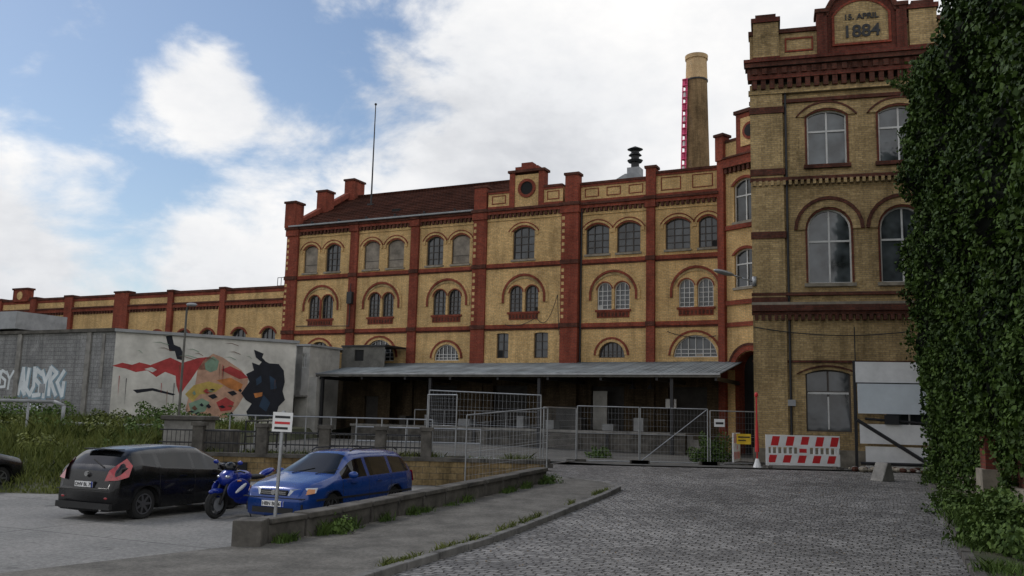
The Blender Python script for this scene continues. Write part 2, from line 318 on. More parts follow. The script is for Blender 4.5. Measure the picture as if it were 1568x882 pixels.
for (ya,za,yb,zb) in ((0,15.2,7,19.35),(14,15.2,7,19.35)):
    T.add([(-18.55,ya,za),(-18.1,ya,za),(-18.1,yb,zb),(-18.55,yb,zb),(-18.55,ya,za+.4),(-18.1,ya,za+.4),(-18.1,yb,zb+.4),(-18.55,yb,zb+.4)],[(0,1,5,4),(1,2,6,5),(2,3,7,6),(3,0,4,7),(4,5,6,7)],RB)
def parapet(x0,x1,y,z0,z1,npan):
    T.box(x0,x1,y,y+.4,z0,z1,YB); T.box(x0,x1,y-.1,y+.5,z1,z1+.14,DB); T.box(x0,x1,y-.06,y,z0,z0+.2,RB); T.box(x0,x1,y-.05,y,z1-.14,z1,RB)
    w=(x1-x0)/npan
    for i in range(npan):
        a=x0+i*w+w*.18; b=x0+(i+1)*w-w*.18; c=z0+.36; d=z1-.3
        for q in ((a,b,c,c+.05),(a,b,d,d+.05),(a,a+.05,c+.05,d),(b-.05,b,c+.05,d)): T.box(q[0],q[1],y-.03,y,q[2],q[3],RB)
parapet(-2.4,-.9,-.28,15.2,16.35,1); parapet(1.45,2.7,-.28,15.2,16.35,1); parapet(3.8,7.95,0,15.2,16.35,3); parapet(8.45,12.15,0,15.2,16.6,2)
for a,b,y,z in ((-3.35,-2.5,-.4,16.7),(2.9,3.75,-.4,16.95),(7.9,8.5,-.15,16.95)):
    T.box(a,b,y,y+.6,15.22,z,RB); T.box(a-.07,b+.07,y-.07,y+.67,z,z+.15,DB)
T.box(-.9,-.55,-.36,.3,15.2,17.45,RB); T.box(1.1,1.45,-.36,.3,15.2,17.45,RB)
T.box(-.55,1.1,-.28,.25,15.2,17.3,YB); T.box(-1.,1.55,-.45,.4,17.45,17.6,DB); T.box(-.5,1.05,-.4,.3,17.6,17.8,RB); T.box(-.1,.65,-.36,.25,17.8,18.05,RB)
for k in range(24):
    t=2*math.pi*k/24;t2=2*math.pi*(k+1)/24
    c=lambda r,t,y:(.28+r*math.cos(t),y,16.42+r*math.sin(t))
    T.add([c(.42,t,-.36),c(.42,t2,-.36),c(.6,t2,-.36),c(.6,t,-.36),c(.42,t,-.26),c(.42,t2,-.26),c(.6,t,-.26),c(.6,t2,-.26)],[(0,1,2,3),(0,4,5,1),(3,2,7,6)],RB)
T.add([(.28+.42*math.cos(2*math.pi*k/24),-.285,16.42+.42*math.sin(2*math.pi*k/24)) for k in range(24)],[tuple(range(24))],DARK)
R.add([(-3.3,.4,15.9),(12.1,.4,16.2),(12.1,6,18.1),(-3.3,6,18.1)],[(0,1,2,3)],COPPER); R.add([(-3.3,6,18.1),(12.1,6,18.1),(12.1,13.9,15.5),(-3.3,13.9,15.5)],[(0,1,2,3)],COPPER)
R.add([(-3.3,0,15.2),(-3.3,7,19.1),(-3.3,14,15.2)],[(0,1,2)],TILE)
for i in range(20): x=-3+i*.78; R.add([(x,.4,16.03),(x+.05,.4,16.03),(x+.05,6,18.17),(x,6,18.17)],[(0,1,2,3)],COPPER)
cx,cy=6.15,3.2
R.prism([(cx-1.3,16.8),(cx+1.0,16.8),(cx+.75,17.25),(cx+.3,17.5),(cx-.4,17.5),(cx-1.,17.2)],2.4,4.,GREYP)
R.box(cx-.4,cx+.4,cy-.4,cy+.4,17.4,18.0,GREYP); R.tube((cx,cy,18.0),(cx,cy,19.1),.26,BLACKI,12)
R.tube((cx,cy,18.4),(cx,cy,18.52),.42,BLACKI,14,.5); R.tube((cx,cy,18.85),(cx,cy,18.98),.42,BLACKI,14,.3); R.tube((cx,cy,19.1),(cx,cy,19.24),.2,BLACKI,12,.5); R.tube((cx,cy,19.24),(cx,cy,19.45),.5,BLACKI,14,.05)
for x,y in ((3.9,-.12),(-3.45,-.1)): G.tube((x,y,4.8),(x,y,15.1),.06,BLACKI,8)
G.path([(-17.3,-.12,8.2),(-12.7,-.3,8.1),(-12.7,-.3,11)],.03,BLACKI)
def cable(m,a,b,sag,r,mat,n=12):
    a=Vector(a);b=Vector(b); pts=[a.lerp(b,i/n)-Vector((0,0,sag*4*(i/n)*(1-i/n))) for i in range(n+1)]; m.path(pts,r,mat,4)
cable(G,(-.9,-.5,7.9),(1.2,-.5,8.3),.25,.02,BLACKI); cable(G,(1.2,-.5,8.3),(2.6,-.6,9.6),.9,.02,BLACKI); cable(G,(2.6,-.6,9.6),(2.75,-.6,7.2),0,.02,BLACKI); cable(G,(9.2,-.2,7.3),(12,-.3,7.0),.2,.02,BLACKI)
G.box(-12.9,-12.5,-.45,-.2,9.6,10.4,BLACKI)
W.obj('walls',fac);T.obj('brick_trim',fac);G.obj('windows',fac);R.obj('roof',fac)
fp=M(); fp.tube((-14.4,4.,16.5),(-14.4,4.,25.2),.07,BLACKI,8,.035); fp.ell((-14.4,4,25.25),(.1,.1,.1),BLACKI,8,6); fp.box(-14.6,-14.2,3.8,4.2,16.6,17.6,BLACKI)
fp.obj('flagpole',None,loc=FO,rot=FA)
# ------------------------------------------------------------------ low wing on the left
lo=empty('low_brewery_wing',FO,FA); W=M();T=M();G=M()
lb=[(-54,-49.6),(-48.9,-45.2),(-44.5,-41.),(-40.1,-35.3),(-33.8,-29.6),(-29.1,-24.4),(-23.9,-18.5)]
for k,(a,b) in enumerate(lb):
    n=2 if k>2 else 1; w=(b-a)/n; ops=[]
    for i in range(n):
        c=a+w*(i+.5); ops.append((c-.65,c+.65,5.6,7.75,.4))
    wall(W,a,b,.4,9.2,0,ops,YB)
    for q in ops: window(G,q,.2,'grid',FRAMED,3,4); ring(T,q[0],q[1],q[3],q[4],.15,-.06,.01,RB)
    wall(W,a,b,9.2,10.2,0,[],YB)
    dentils(T,a,b,-.14,0,9.65,9.85,.16,.16,DB); T.box(a,b,-.18,0,9.85,10.1,RB); T.box(a,b,-.26,.3,10.1,10.22,DB)
    T.box(a,b,-.04,.3,10.22,10.95,YB); T.box(a,b,-.16,.4,10.95,11.12,DB); T.box(a,b,-.08,-.04,10.72,10.95,RB)
for i in range(len(lb)):
    a=lb[i-1][1] if i else lb[0][0]-.7; b=lb[i][0]; z=11.3 if b-a>1 else 11.2
    T.box(a,b,-.25,.35,.4,z-.1,RB); T.box(a-.06,b+.06,-.32,.42,z-.1,z+.03,DB)
for x in (-46.5,): T.box(x-.9,x+.9,-.3,.3,10.9,11.9,RB); T.box(x-1,x+1,-.36,.36,11.9,12.05,DB); G.tube((x,-.34,11.4),(x,-.28,11.4),.35,YB,16)
W.add([(-54,6,.4),(-18.6,6,.4),(-18.6,6,11),(-54,6,11)],[(0,1,2,3)],YB); W.add([(-54,.3,10.9),(-18.6,.3,10.9),(-18.6,6,10.9),(-54,6,10.9)],[(0,1,2,3)],COPPER)
for i in range(8): G.tube((-21+i*.33,2,10.9),(-21+i*.33,2,12.1),.025,BLACKI,5)
for z in (11.5,12.1): G.tube((-21,2,z),(-18.6,2,z),.025,BLACKI,5)
W.obj('walls',lo);T.obj('brick_trim',lo);G.obj('windows',lo)
# ------------------------------------------------------------------ canopy + dock
ca=empty('loading_dock_canopy',FO,FA); C=M()
x0,x1=-11.14,13.4
C.add([(x0,-5.43,4.66),(x1,-5.43,4.66),(x1,-.06,5.60),(x0,-.06,5.60)],[(0,1,2,3)],SHEET)
C.add([(x0,-5.43,4.60),(x1,-5.43,4.60),(x1,-.06,5.54),(x0,-.06,5.54)],[(3,2,1,0)],WOOD)
C.box(x0,x1,-5.5,-5.44,4.46,4.6,WOOD); C.box(x0,x1,-5.56,-5.5,4.58,4.67,GALV)
C.add([(x0,-5.43,4.42),(x0,-.06,5.3),(x0,-.06,5.60),(x0,-5.43,4.66)],[(0,1,2,3)],WOOD)
for i in range(9):
    x=x0+.3+i*3.0; C.box(x-.06,x+.06,-5.4,-.1,4.3,4.5,BLACKI)
for i in range(49):
    x=x0+.25+i*.5; C.add([(x,-5.43,4.675),(x+.05,-5.43,4.675),(x+.05,-.06,5.615),(x,-.06,5.615)],[(0,1,2,3)],SHEET)
for x in (-10.8,-3.2,3.6,10.9): C.box(x-.08,x+.08,-5.3,-5.14,.5,4.4,BLACKI); 
C.obj('canopy_roof',ca)
P=M(); P.box(-9.5,11.2,-3.9,-.45,.45,1.55,DCONC); P.box(-9.55,11.25,-3.98,-.45,1.55,1.68,CONC)
for i in range(5): P.box(11.25+i*.3,11.55+i*.3,-3.6,-1.2,.45,1.6-i*.24,CONC)
for x in (-1.,3.,7.): P.box(x,x+.12,-4.1,-3.98,.7,1.5,BLACKI)
P.box(4.9,5.75,-.5,-.42,1.7,3.9,SHEDW); P.box(2.6,4.1,-.5,-.44,1.7,3.0,DOORG); P.box(9.2,9.8,-.5,-.42,3.0,3.5,WHITEP)
for x in (8.1,9.1): P.tube((x,-3,4.7),(x,-3,4.2),.02,BLACKI,5); P.tube((x,-3,4.2),(x,-3,3.95),.05,BLACKI,10,.2)
P.path([(-5,-3.9,2.6),(3,-3.9,2.6)],.03,GALV); 
for x in (-5,-3,-1,1,3): P.tube((x,-3.9,1.6),(x,-3.9,2.6),.03,GALV)
P.add([(-9.5,-3.9,1.5),(-14,-3.9,.7),(-14,-1,.7),(-9.5,-1,1.5)],[(0,1,2,3)],CONC)
rq=random.Random(4)
for i in range(9):
    x=-7+i*1.9+rq.uniform(-.3,.3); w=rq.uniform(.4,.9); h=rq.uniform(.3,.9); P.box(x,x+w,-2.2,-1.3,1.69,1.69+h,rq.choice([WOOD,DOORG,GREYP,UB])); 
P.obj('loading_dock',None,loc=FO,rot=FA)
sh=empty('white_shed',FO,FA); Q=M()
wall(Q,-13.6,-11.6,.4,6.3,-5.6,[(-12.85,-12.15,1.0,3.1,0),(-12.6,-11.8,4.95,5.85,0)],SHEDW,.12)
Q.box(-12.85,-12.15,-5.5,-5.45,1.0,3.1,DOORG); window(Q,(-12.6,-11.8,4.95,5.85,0),-5.5,'grid',FRAMEW,4,3,CURT)
Q.add([(-11.6,-5.6,.4),(-11.6,-2.6,.4),(-11.6,-2.6,6.3),(-11.6,-5.6,6.3)],[(0,1,2,3)],SHEDW)
Q.add([(-13.6,-5.6,.4),(-13.6,-.5,.4),(-13.6,-.5,6.3),(-13.6,-5.6,6.3)],[(3,2,1,0)],SHEDW)
Q.box(-13.7,-11.5,-5.7,-.3,6.3,6.42,GREYP); Q.box(-13.0,-11.6,-5.95,-5.6,3.2,3.3,CONC); Q.box(-11.6,-11.0,-5.55,-5.2,.4,4.4,SHEDW)
wall(Q,-11.59,-8.3,4.9,6.5,-2.4,[(-10.6,-9.9,5.6,6.3,0)],WOOD,.1); Q.box(-10.6,-9.9,-2.32,-2.3,5.6,6.3,DARK); Q.box(-11.6,-8.2,-2.5,-.1,6.5,6.6,BLACKI)
wall(Q,-11.6,-8.3,.4,4.6,-1.6,[(-10.2,-9.2,1.5,3.4,0)],UB,.2); Q.box(-10.2,-9.2,-1.42,-1.4,1.5,3.4,DOORG)
Q.obj('shed_walls',sh)
# ------------------------------------------------------------------ angled wing beyond office
wg=empty('corner_brewery_wing',(11.6,49.66,0),math.radians(-52)); W=M();T=M();G=M()
xa,xb=.45,3.4
o1=[(.95,3.0,.5,5.1,1.)];o2=[(1.0,2.5,9.6,11.4,.3)];o3=[(1.0,2.5,13.25,15.3,.35)]
wall(W,xa,xb,.4,8.8,0,o1,YB,.8,RB); wall(W,xa,xb,8.8,13.,0,o2,YB); wall(W,xa,xb,13.,16.9,0,o3,YB); wall(W,3.9,9,.4,16.9,0,[(5,7,13.3,15.3,.35)],YB)
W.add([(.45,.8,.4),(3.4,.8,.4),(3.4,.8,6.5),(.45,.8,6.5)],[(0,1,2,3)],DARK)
W.box(0,9,.82,8,.4,16.9,RB)
for q in o2+o3: window(G,q,.2,'two',FRAMEW,2,3); ring(T,q[0],q[1],q[3],q[4],.16,-.08,.01,RB); T.box(q[0]-.08,q[1]+.08,-.1,0,q[2]-.14,q[2],STONE)
ring(T,.95,3.0,5.1,1.02,.3,-.1,.01,RB); ring(T,.65,3.3,5.1,1.32,.12,-.13,.01,DB)
for a,b in ((0,.45),(3.4,3.9)): T.box(a,b,-.22,.3,.4,16.9,RB); T.box(a-.05,b+.05,-.3,.3,16.9,18.3,RB); T.box(a-.12,b+.12,-.38,.4,18.3,18.45,DB)
for z in (8.8,13.,7.6): T.box(-.02,9,-.14 if z!=7.6 else -.08,0,z-.15,z+.1,RB)
for a,b in ((.45,3.4),(3.9,9)):
    dentils(T,a,b,-.2,0,16.1,16.4,.16,.14,DB); T.box(a,b,-.28,0,16.4,16.9,RB); T.box(a,b,-.36,.3,16.9,17.,DB); T.box(a,b,-.05,.3,17,17.9,YB); T.box(a,b,-.12,.35,17.9,18.05,DB)
T.box(1.35,3.4,-.2,.4,17,19.3,RB); T.box(1.25,3.5,-.3,.5,19.3,19.5,DB); T.box(1.7,3.0,-.26,.0,17.4,19.,YB); G.tube((2.35,-.3,18.2),(2.35,-.2,18.2),.5,RB,20); G.tube((2.35,-.33,18.2),(2.35,-.3,18.2),.34,DARK,20)
W.obj('walls',wg);T.obj('brick_trim',wg);G.obj('windows',wg)
# ------------------------------------------------------------------ office building 1884
of=empty('office_building',(10.05,37.16,0),math.radians(-16)); W=M();T=M();G=M()
XE=13.2; cents=[3.05,5.85,8.65,11.45]
oL=[(c-.85,c+.85,2.0,4.35,.16) for c in cents]; oM=[(c-.85,c+.85,8.0,10.25,.85) for c in cents]; oU=[(c-.78,c+.78,13.0,15.1,.25) for c in cents]
oL[0]=(2.0,3.72,2.0,4.3,.18)
wall(W,0,XE,.5,6.9,0,oL,OB,.25); wall(W,0,XE,6.9,12.5,0,oM,OB,.25); wall(W,0,XE,12.5,16.6,0,oU,OB,.25)
W.add([(0,0,.5),(0,11,.5),(0,11,16.6),(0,0,16.6)],[(3,2,1,0)],OB); W.add([(XE,0,.5),(XE,11,.5),(XE,11,16.6),(XE,0,16.6)],[(0,1,2,3)],OB)
W.add([(0,11,.5),(XE,11,.5),(XE,11,16.6),(0,11,16.6)],[(0,1,2,3)],OB); W.add([(0,0,17.9),(XE,0,17.9),(XE,11,17.9),(0,11,17.9)],[(0,1,2,3)],COPPER)
for q in oL: window(G,q,.2,'two',FRAMED,2,2); G.box((q[0]+q[1])/2-.03,(q[0]+q[1])/2+.03,.12,.135,2.1,3.4,FRAMEW); G.box(q[0]+.08,q[1]-.08,.12,.134,3.5,3.58,FRAMEW); ring(T,q[0],q[1],q[3],q[4],.28,-.05,.01,OB); ring(T,q[0]-.28,q[1]+.28,q[3],q[4]+.1,.08,-.1,.01,DB)
for q in oM:
    window(G,q,.2,'two',FRAMEW,2,3,GLO)
    ring(T,q[0],q[1],q[3],q[4],.08,-.04,.01,RO,legs=2.2); ring(T,q[0]-.08,q[1]+.08,q[3],q[4]+.08,.3,-.09,.01,OB); ring(T,q[0]-.38,q[1]+.38,q[3],q[4]+.38,.14,-.15,.01,DB)
    T.box(q[0]-.15,q[1]+.15,-.14,0,7.86,8.0,STONE)
for q in oU:
    window(G,q,.2,'two',FRAMEW,2,3,GLO); ring(T,q[0],q[1],q[3],q[4],.08,-.04,.01,RO,legs=2.05); ring(T,q[0]-.08,q[1]+.08,q[3],q[4]+.08,.28,-.08,.01,OB); ring(T,q[0]-.36,q[1]+.36,q[3],q[4]+.3,.08,-.12,.01,DB)
    T.box(q[0]-.15,q[1]+.15,-.14,0,12.84,13.0,DB)
T.box(-.02,1.3,-.16,0,.5,16.6,OB)
for z in (7.15,9.9,12.6,15.3): T.box(-.05,1.36,-.22,0,z,z+.28,DB)
T.box(-.1,XE,-.2,0,.5,1.3,STONE)
for z0,z1,dd,mm in ((6.7,6.85,.2,DB),(6.85,7.1,.32,DB),(7.1,7.22,.24,STONE),(7.5,7.62,.18,DB),(12.35,12.5,.18,DB),(4.75,4.85,.1,DB),(15.75,15.9,.12,DB)): T.box(-.06,XE,-dd,0,z0,z1,mm)
dentils(T,0,XE,-.28,0,6.48,6.7,.14,.12,DB); dentils(T,0,XE,-.26,0,12.15,12.35,.12,.12,OB)
T.box(-.08,XE,-.22,0,16.15,16.35,OB); dentils(T,0,XE,-.36,0,16.35,16.75,.2,.16,DB); T.box(-.1,XE,-.4,.1,16.75,16.95,RO); dentils(T,0,XE,-.5,-.4,16.95,17.2,.2,.2,DB); T.box(-.12,XE,-.42,.1,16.95,17.25,DB); T.box(-.2,XE,-.58,.1,17.25,17.45,DB); T.box(-.25,XE,-.66,.1,17.45,17.58,RO)
T.box(0,XE,-.2,.3,17.58,18.8,OB); T.box(-.05,XE,-.3,.4,18.8,18.98,DB)
for a,b,z in ((.15,1.2,19.3),(6.35,7.4,19.3),(9.2,9.9,19.2)):
    T.box(a,b,-.36,.4,17.58,z,OB); T.box(a-.08,b+.08,-.44,.48,z,z+.2,RO); T.box(a+.1,b-.1,-.4,.4,z+.2,z+.35,DB)
    T.box(a-.04,b+.04,-.4,.4,17.58,17.75,RO)
for a,b in ((1.45,2.6),(7.8,8.9)):
    for q in ((a,b,17.95,18.02),(a,b,18.5,18.57),(a,a+.07,18.02,18.5),(b-.07,b,18.02,18.5)): T.box(q[0],q[1],-.25,-.2,q[2],q[3],RB)
T.box(2.9,6.1,-.38,.3,17.58,19.3,RO); T.prism(arc(3.2,5.8,19.3,1.1,16),-.37,.3,RO); ring(T,3.2,5.8,19.3,1.1,.2,-.5,.3,DB)
T.prism([(3.45,18.05),(5.55,18.05)]+arc(3.45,5.55,19.25,.6,12)[::-1],-.42,-.38,OB); ring(T,3.45,5.55,19.25,.6,.1,-.46,-.37,RB,legs=1.2); T.box(3.35,5.65,-.46,-.37,17.95,18.05,RB)
for a in (2.75,5.85): T.box(a,a+.4,-.5,.35,17.58,19.45,RO); T.box(a-.08,a+.48,-.56,.4,19.45,19.62,DB)
cable(T,(0,-.25,6.2),(6,-.25,6.0),.25,.02,BLACKI); cable(T,(3.9,-.12,6.2),(3.9,-.12,1.5),0,.02,BLACKI); T.box(1.3,1.6,-.2,0,3.0,3.25,GREYP); T.tube((1.42,-.1,.6),(1.42,-.1,16.2),.05,BLACKI,8)
W.obj('walls',of);T.obj('brick_trim',of,bevel=0);G.obj('windows',of)
def text(body,size,loc,parent,mat,ext=.02,rot=(math.pi/2,0,0),nm='lettering'):
    cu=bpy.data.curves.new(nm,'FONT'); cu.body=body; cu.size=size; cu.extrude=ext; cu.align_x='CENTER'; cu.offset=size*.02
    cu.materials.append(mat); o=bpy.data.objects.new(nm,cu); o.location=loc; o.rotation_euler=rot; o.parent=parent; COL.objects.link(o); return o
text('1884',.74,(4.5,-.45,18.28),of,BLACKI); text('15. APRIL',.34,(4.5,-.45,19.05),of,BLACKI)
sl=M()
sl.path([(0,0,0),(-.5,-.15,.12),(-.9,-.3,.2)],.03,GALV); sl.ell((-1.3,-.42,.28),(.5,.14,.1),GALV,12,8,Matrix.Rotation(.3,3,'Z')@Matrix.Rotation(.15,3,'Y')); sl.box(-.02,.12,-.1,.1,-.2,.2,GALV)
sl.obj('street_lamp',None,True,loc=(10.0,37.0,8.1))
# ------------------------------------------------------------------ chimney
ch=M(); c0=(17.7,85)
def rings(prof,mat,n=32):
    vs=[];fs=[]
    for z,r in prof:
        for i in range(n): t=2*math.pi*i/n; vs.append((r*math.cos(t),r*math.sin(t),z))
    for j in range(len(prof)-1):
        for i in range(n): fs.append((j*n+i,j*n+(i+1)%n,(j+1)*n+(i+1)%n,(j+1)*n+i))
    ch.add(vs,fs,mat)
CHB=brick('chimney_brick',(.30,.20,.10),(.23,.15,.075),(.2,.14,.09),.6); CHT=brick('chimney_top_brick',(.66,.47,.26),(.6,.40,.21),(.45,.34,.22),.2)
rings([(0,1.75),(28,1.18),(35.6,1.02)],CHB); rings([(35.6,1.04),(35.62,1.06),(37.7,1.0),(37.7,1.1),(38.1,1.12),(38.1,.8),(37,.8)],CHT)
rings([(35.45,1.1),(35.6,1.1),(35.6,1.0)],BLACKI)
for i in range(26):
    z=20+i*.62; r=1.33-.02*i/2
    pts=[(-r*.95-.02-.4*math.sin(t),-.35+.3*math.cos(t),z) for t in np.linspace(0,math.pi,7)]
    ch.path(pts,.06,PINK,5)
for dy in (-.6,-.1): ch.tube((-1.35,dy,20),(-1.05,dy,35.6),.06,PINK,5)
ch.tube((-1.72,-.35,20),(-1.4,-.35,35.6),.07,PINK,5)
for k in range(13):
    ch.tube((-1.5+k*.02,-.35,20+k*1.24),(-1.45+k*.02,-.35,20.7+k*1.24),.15,WHITEP if k%2 else PINK,6)
ch.obj('factory_chimney',None,loc=(c0[0],c0[1],0))
# ------------------------------------------------------------------ mural hall
MU=(-21.05,48,0); mh=empty('mural_warehouse',MU,0)
e1=Vector((.848,.53,0)); e2=Vector((-.8988,.4384,0))
L1=9.9; L2=26
rm=math.atan2(e1.y,e1.x)
ME=M(); ME.add([(0,0,.3),(L1,0,.3),(L1,0,6.3),(0,0,6.3)],[(0,1,2,3)],plain('mural_render',(.60,.585,.54),.9,var=.35,scale=.6,bump=.2,bscale=5))
ME.box(-.1,L1+.15,-.14,.2,6.3,6.46,GREYP); ME.box(-.02,L1,-.06,0,.3,1.5,DCONC)
def poly(pts,k,mat):
    q=[((x-178)*.0356,-.004*k,6.35-(y-508-(x-178)*.05)*(.0348+.0000095*(x-178))) for x,y in pts]
    ME.add(q,[tuple(range(len(q)))],mat)
def pm(n,c): return plain('mural_'+n,c,.85,var=.35,scale=2)
Mred,Mor,Mye,Mpe,Mbk,Mgr,Mbr,Mwh,Mte=pm('red',(.40,.05,.05)),pm('orange',(.52,.2,.06)),pm('yellow',(.50,.36,.1)),pm('peach',(.50,.30,.21)),pm('black',(.012,.014,.022)),pm('green',(.20,.30,.22)),pm('brown',(.16,.08,.05)),pm('white',(.62,.62,.58)),pm('teal',(.025,.05,.09))
poly([(176,562),(190,557),(204,560),(214,556),(230,560),(246,553),(258,548),(276,556),(300,548),(318,546),(330,556),(318,566),(300,566),(292,580),(284,592),(276,606),(270,590),(268,576),(252,570),(240,578),(226,568),(210,571),(196,566)],1,Mred)
poly([(222,566),(232,563),(240,567),(234,571)],2,Mwh)
poly([(249,515),(258,514),(262,528),(272,532),(278,544),(276,552),(268,550),(264,538),(256,538)],1,Mbk)
poly([(300,566),(308,552),(322,541),(338,547),(352,556),(368,566),(380,580),(378,600),(366,622),(352,640),(300,640),(286,628),(290,606),(298,590)],1,Mpe)
poly([(310,556),(322,545),(332,552),(330,566),(320,570),(312,566)],2,Mgr)
poly([(284,604),(296,590),(318,584),(342,590),(330,600),(306,604),(296,616)],2,Mye)
poly([(336,566),(350,560),(368,568),(380,578),(366,580),(352,574)],2,Mred)
poly([(330,582),(352,578),(372,588),(368,600),(350,594)],3,Mor)
poly([(290,618),(310,610),(322,616),(316,630),(296,634)],2,Mgr)
poly([(332,616),(346,608),(360,616),(356,628),(340,630)],3,Mred)
poly([(318,606),(328,603),(334,608),(326,611)],4,Mbk); poly([(348,600),(358,598),(364,603),(356,606)],4,Mbk)
poly([(208,598),(236,595),(270,604),(266,606),(236,599),(214,603)],1,Mbk)
hd=[(370,602),(382,584),(376,572),(388,566),(384,554),(396,558),(402,550),(412,555),(428,556),(437,566),(440,584),(437,598),(442,612),(432,622),(428,640),(386,644),(380,630),(388,618),(378,612)]
poly(hd,5,Mbk); poly([(390,602),(404,600),(404,606),(393,609)],6,Mor); poly([(392,580),(400,574),(402,584),(394,590)],6,Mte); poly([(414,574),(424,580),(427,594),(417,596)],6,Mte); poly([(406,604),(418,616),(412,630),(400,622)],6,Mte)
poly([(386,534),(402,540),(400,546),(410,556),(398,552),(390,546)],5,Mbk)
mr=random.Random(3)
for i in range(16):
    x=mr.uniform(286,372);y=mr.uniform(596,640);w=mr.uniform(4,12);h=mr.uniform(1,4)
    poly([(x,y),(x+w*.5,y-h),(x+w,y+h*.3),(x+w*.6,y+h)],6+i*.3,mr.choice([Mred,Mbr,Mbr,Mgr,Mbk,Mbk,Mye]))
for i in range(12):
    x=mr.uniform(190,430);y=mr.uniform(524,548);w=mr.uniform(8,30); poly([(x,y),(x+w*.5,y-1.),(x+w,y+3),(x+w,y+3.8),(x+w*.5,y-.2)],6+i*.3,Mbr if i%2 else Mgr)
for i in range(10):
    x=mr.uniform(182,430); y=mr.uniform(540,600); poly([(x,y),(x+1,y),(x+.8,y+mr.uniform(15,45))],10+i*.2,mr.choice([Mred,Mbk,Mbr]))
o=ME.obj('mural_wall',mh); o.rotation_euler=(0,0,rm)
GM=M(); GM.add([(0,0,.3),(-L2,0,.3),(-L2,0,6.3),(0,0,6.3)],[(3,2,1,0)],GB); GM.box(-L2,0.05,-.16,.2,6.3,6.48,DCONC)
for x in (-1.95,-7.6): GM.box(x-.17,x+.17,-.1,0,.3,6.3,CONC)
GM.box(-L2,-7.8,-.3,3,6.6,7.6,GREYP); GM.box(-L2,-5.4,-.1,.0,2.0,2.15,GREYP)
GM.box(-5.6,-5.2,-.05,0,3.,3.5,GREYP); GM.box(-.95,-.75,-.05,0,3.3,6.2,CONC)
Tg=plain('tag_white',(.66,.70,.72),.8,var=.2); Tb=plain('tag_blue',(.22,.32,.38),.8,var=.2)
def stroke(pts,w,yy,mat):
    for i,((xa,za),(xb,zb)) in enumerate(zip(pts,pts[1:])):
        dx,dz=xb-xa,zb-za; l=math.hypot(dx,dz)+1e-6; nx_,nz2=-dz/l*w,dx/l*w; ex,ez=dx/l*w*.6,dz/l*w*.6; y2=yy-.0006*i
        GM.add([(xa-nx_-ex,y2,za-nz2-ez),(xb-nx_+ex,y2,zb-nz2+ez),(xb+nx_+ex,y2,zb+nz2+ez),(xa+nx_-ex,y2,za+nz2-ez)],[(0,1,2,3)],mat)
glyph=[[(0,.1),(.25,1.3),(.5,.1),(.1,.55),(.55,.6)],[(.1,1.2),(.0,.3),(.35,.0),(.6,.4),(.55,1.25)],[(.55,1.1),(.15,1.3),(.05,.9),(.5,.6),(.5,.15),(.0,.1)],[(0,1.2),(.3,.7),(.6,1.25),(.3,.7),(.25,0)],[(.05,0),(.05,1.25),(.55,1.0),(.1,.65),(.6,0)],[(.5,1.2),(.05,.7),(.5,.1),(.55,.7)]]
for k,gl in enumerate(glyph):
    ox=-7.35+k*.62; oz=2.75+.1*math.sin(k*2); pts=[(ox+x*1.05,oz+z*1.2) for x,z in gl]
    stroke(pts,.2,-.006-.0004*k,Tb); stroke([(x-.03,z+.04) for x,z in pts],.12,-.012-.0004*k,Tg)
for k,gl in enumerate(glyph[:4]): stroke([(-10.2+k*.55+x,3.2+z*.8) for x,z in gl],.08,-.008,Tg)
for k,gl in enumerate(glyph[2:5]): stroke([(-6.5+k*.4+x*.5,1.9+z*.4) for x,z in gl],.04,-.008,Tg)
o=GM.obj('graffiti_wall',mh); o.rotation_euler=(0,0,math.atan2(-e2.y,-e2.x))
RF=M(); Bq=e1*L1;Cq=e2*L2
RF.add([(0,0,6.44),tuple(Bq+Vector((0,0,6.44))),tuple(Bq+Cq+Vector((0,0,6.44))),tuple(Cq+Vector((0,0,6.44)))],[(0,1,2,3)],CONC)
RF.add([tuple(Bq+Vector((0,0,.3))),tuple(Bq+Cq+Vector((0,0,.3))),tuple(Bq+Cq+Vector((0,0,6.4))),tuple(Bq+Vector((0,0,6.4)))],[(0,1,2,3)],CONC)
RF.obj('flat_roof',mh)
# ------------------------------------------------------------------ ground
def g(y): return float(np.interp(y,[17,27,34,36],[0,.33,.58,.62]))
def yardz(x,y): 
    t=min(1,max(0,(x+2)/6)); return .8*(1-t)+.62*t if y>34 else .8*(1-t)+g(y)*t
def sheet(name,xs,ys,hf,mat):
    m=M(); vs=[(x,y,hf(x,y)) for y in ys for x in xs]; n=len(xs)
    m.add(vs,[(j*n+i,j*n+i+1,(j+1)*n+i+1,(j+1)*n+i) for j in range(len(ys)-1) for i in range(n-1)],mat); return m.obj(name)
def bh(x,y):
    r=float(np.interp(y,[30.6,31.4],[-.03,.45]))
    if x<-10.5 and y>24:
        k=min(1,(-10.5-x)/1.5)*float(np.interp(y,[24,27,33,46],[0,.45,1.1,1.35])); r=max(r,k+.05*math.sin(x*2.1)*math.sin(y*1.7)*k)
    return r
xs=sorted(set(list(np.arange(-45,20,.75))+[-900,-400,-150,-80,-60,30,60,150,400,900])); ys=sorted(set(list(np.arange(8,56,.6))+[-300,-60,-10,0,70,120,300,900]))
sheet('ground',xs,ys,bh,SOIL)
def wx(y): return -4.2+(y-15.2)*(1.05+4.2)/(27-15.2)
def kl(y): return float(np.interp(y,[5,13.75,20,24.5,26,27.2,28.2],[-4.6,-1.5,.95,2.65,3.15,2.9,1.9]))
def kr(y): return float(np.interp(y,[5,14.4,29.5,33],[3.4,7.3,13.6,15.2]))
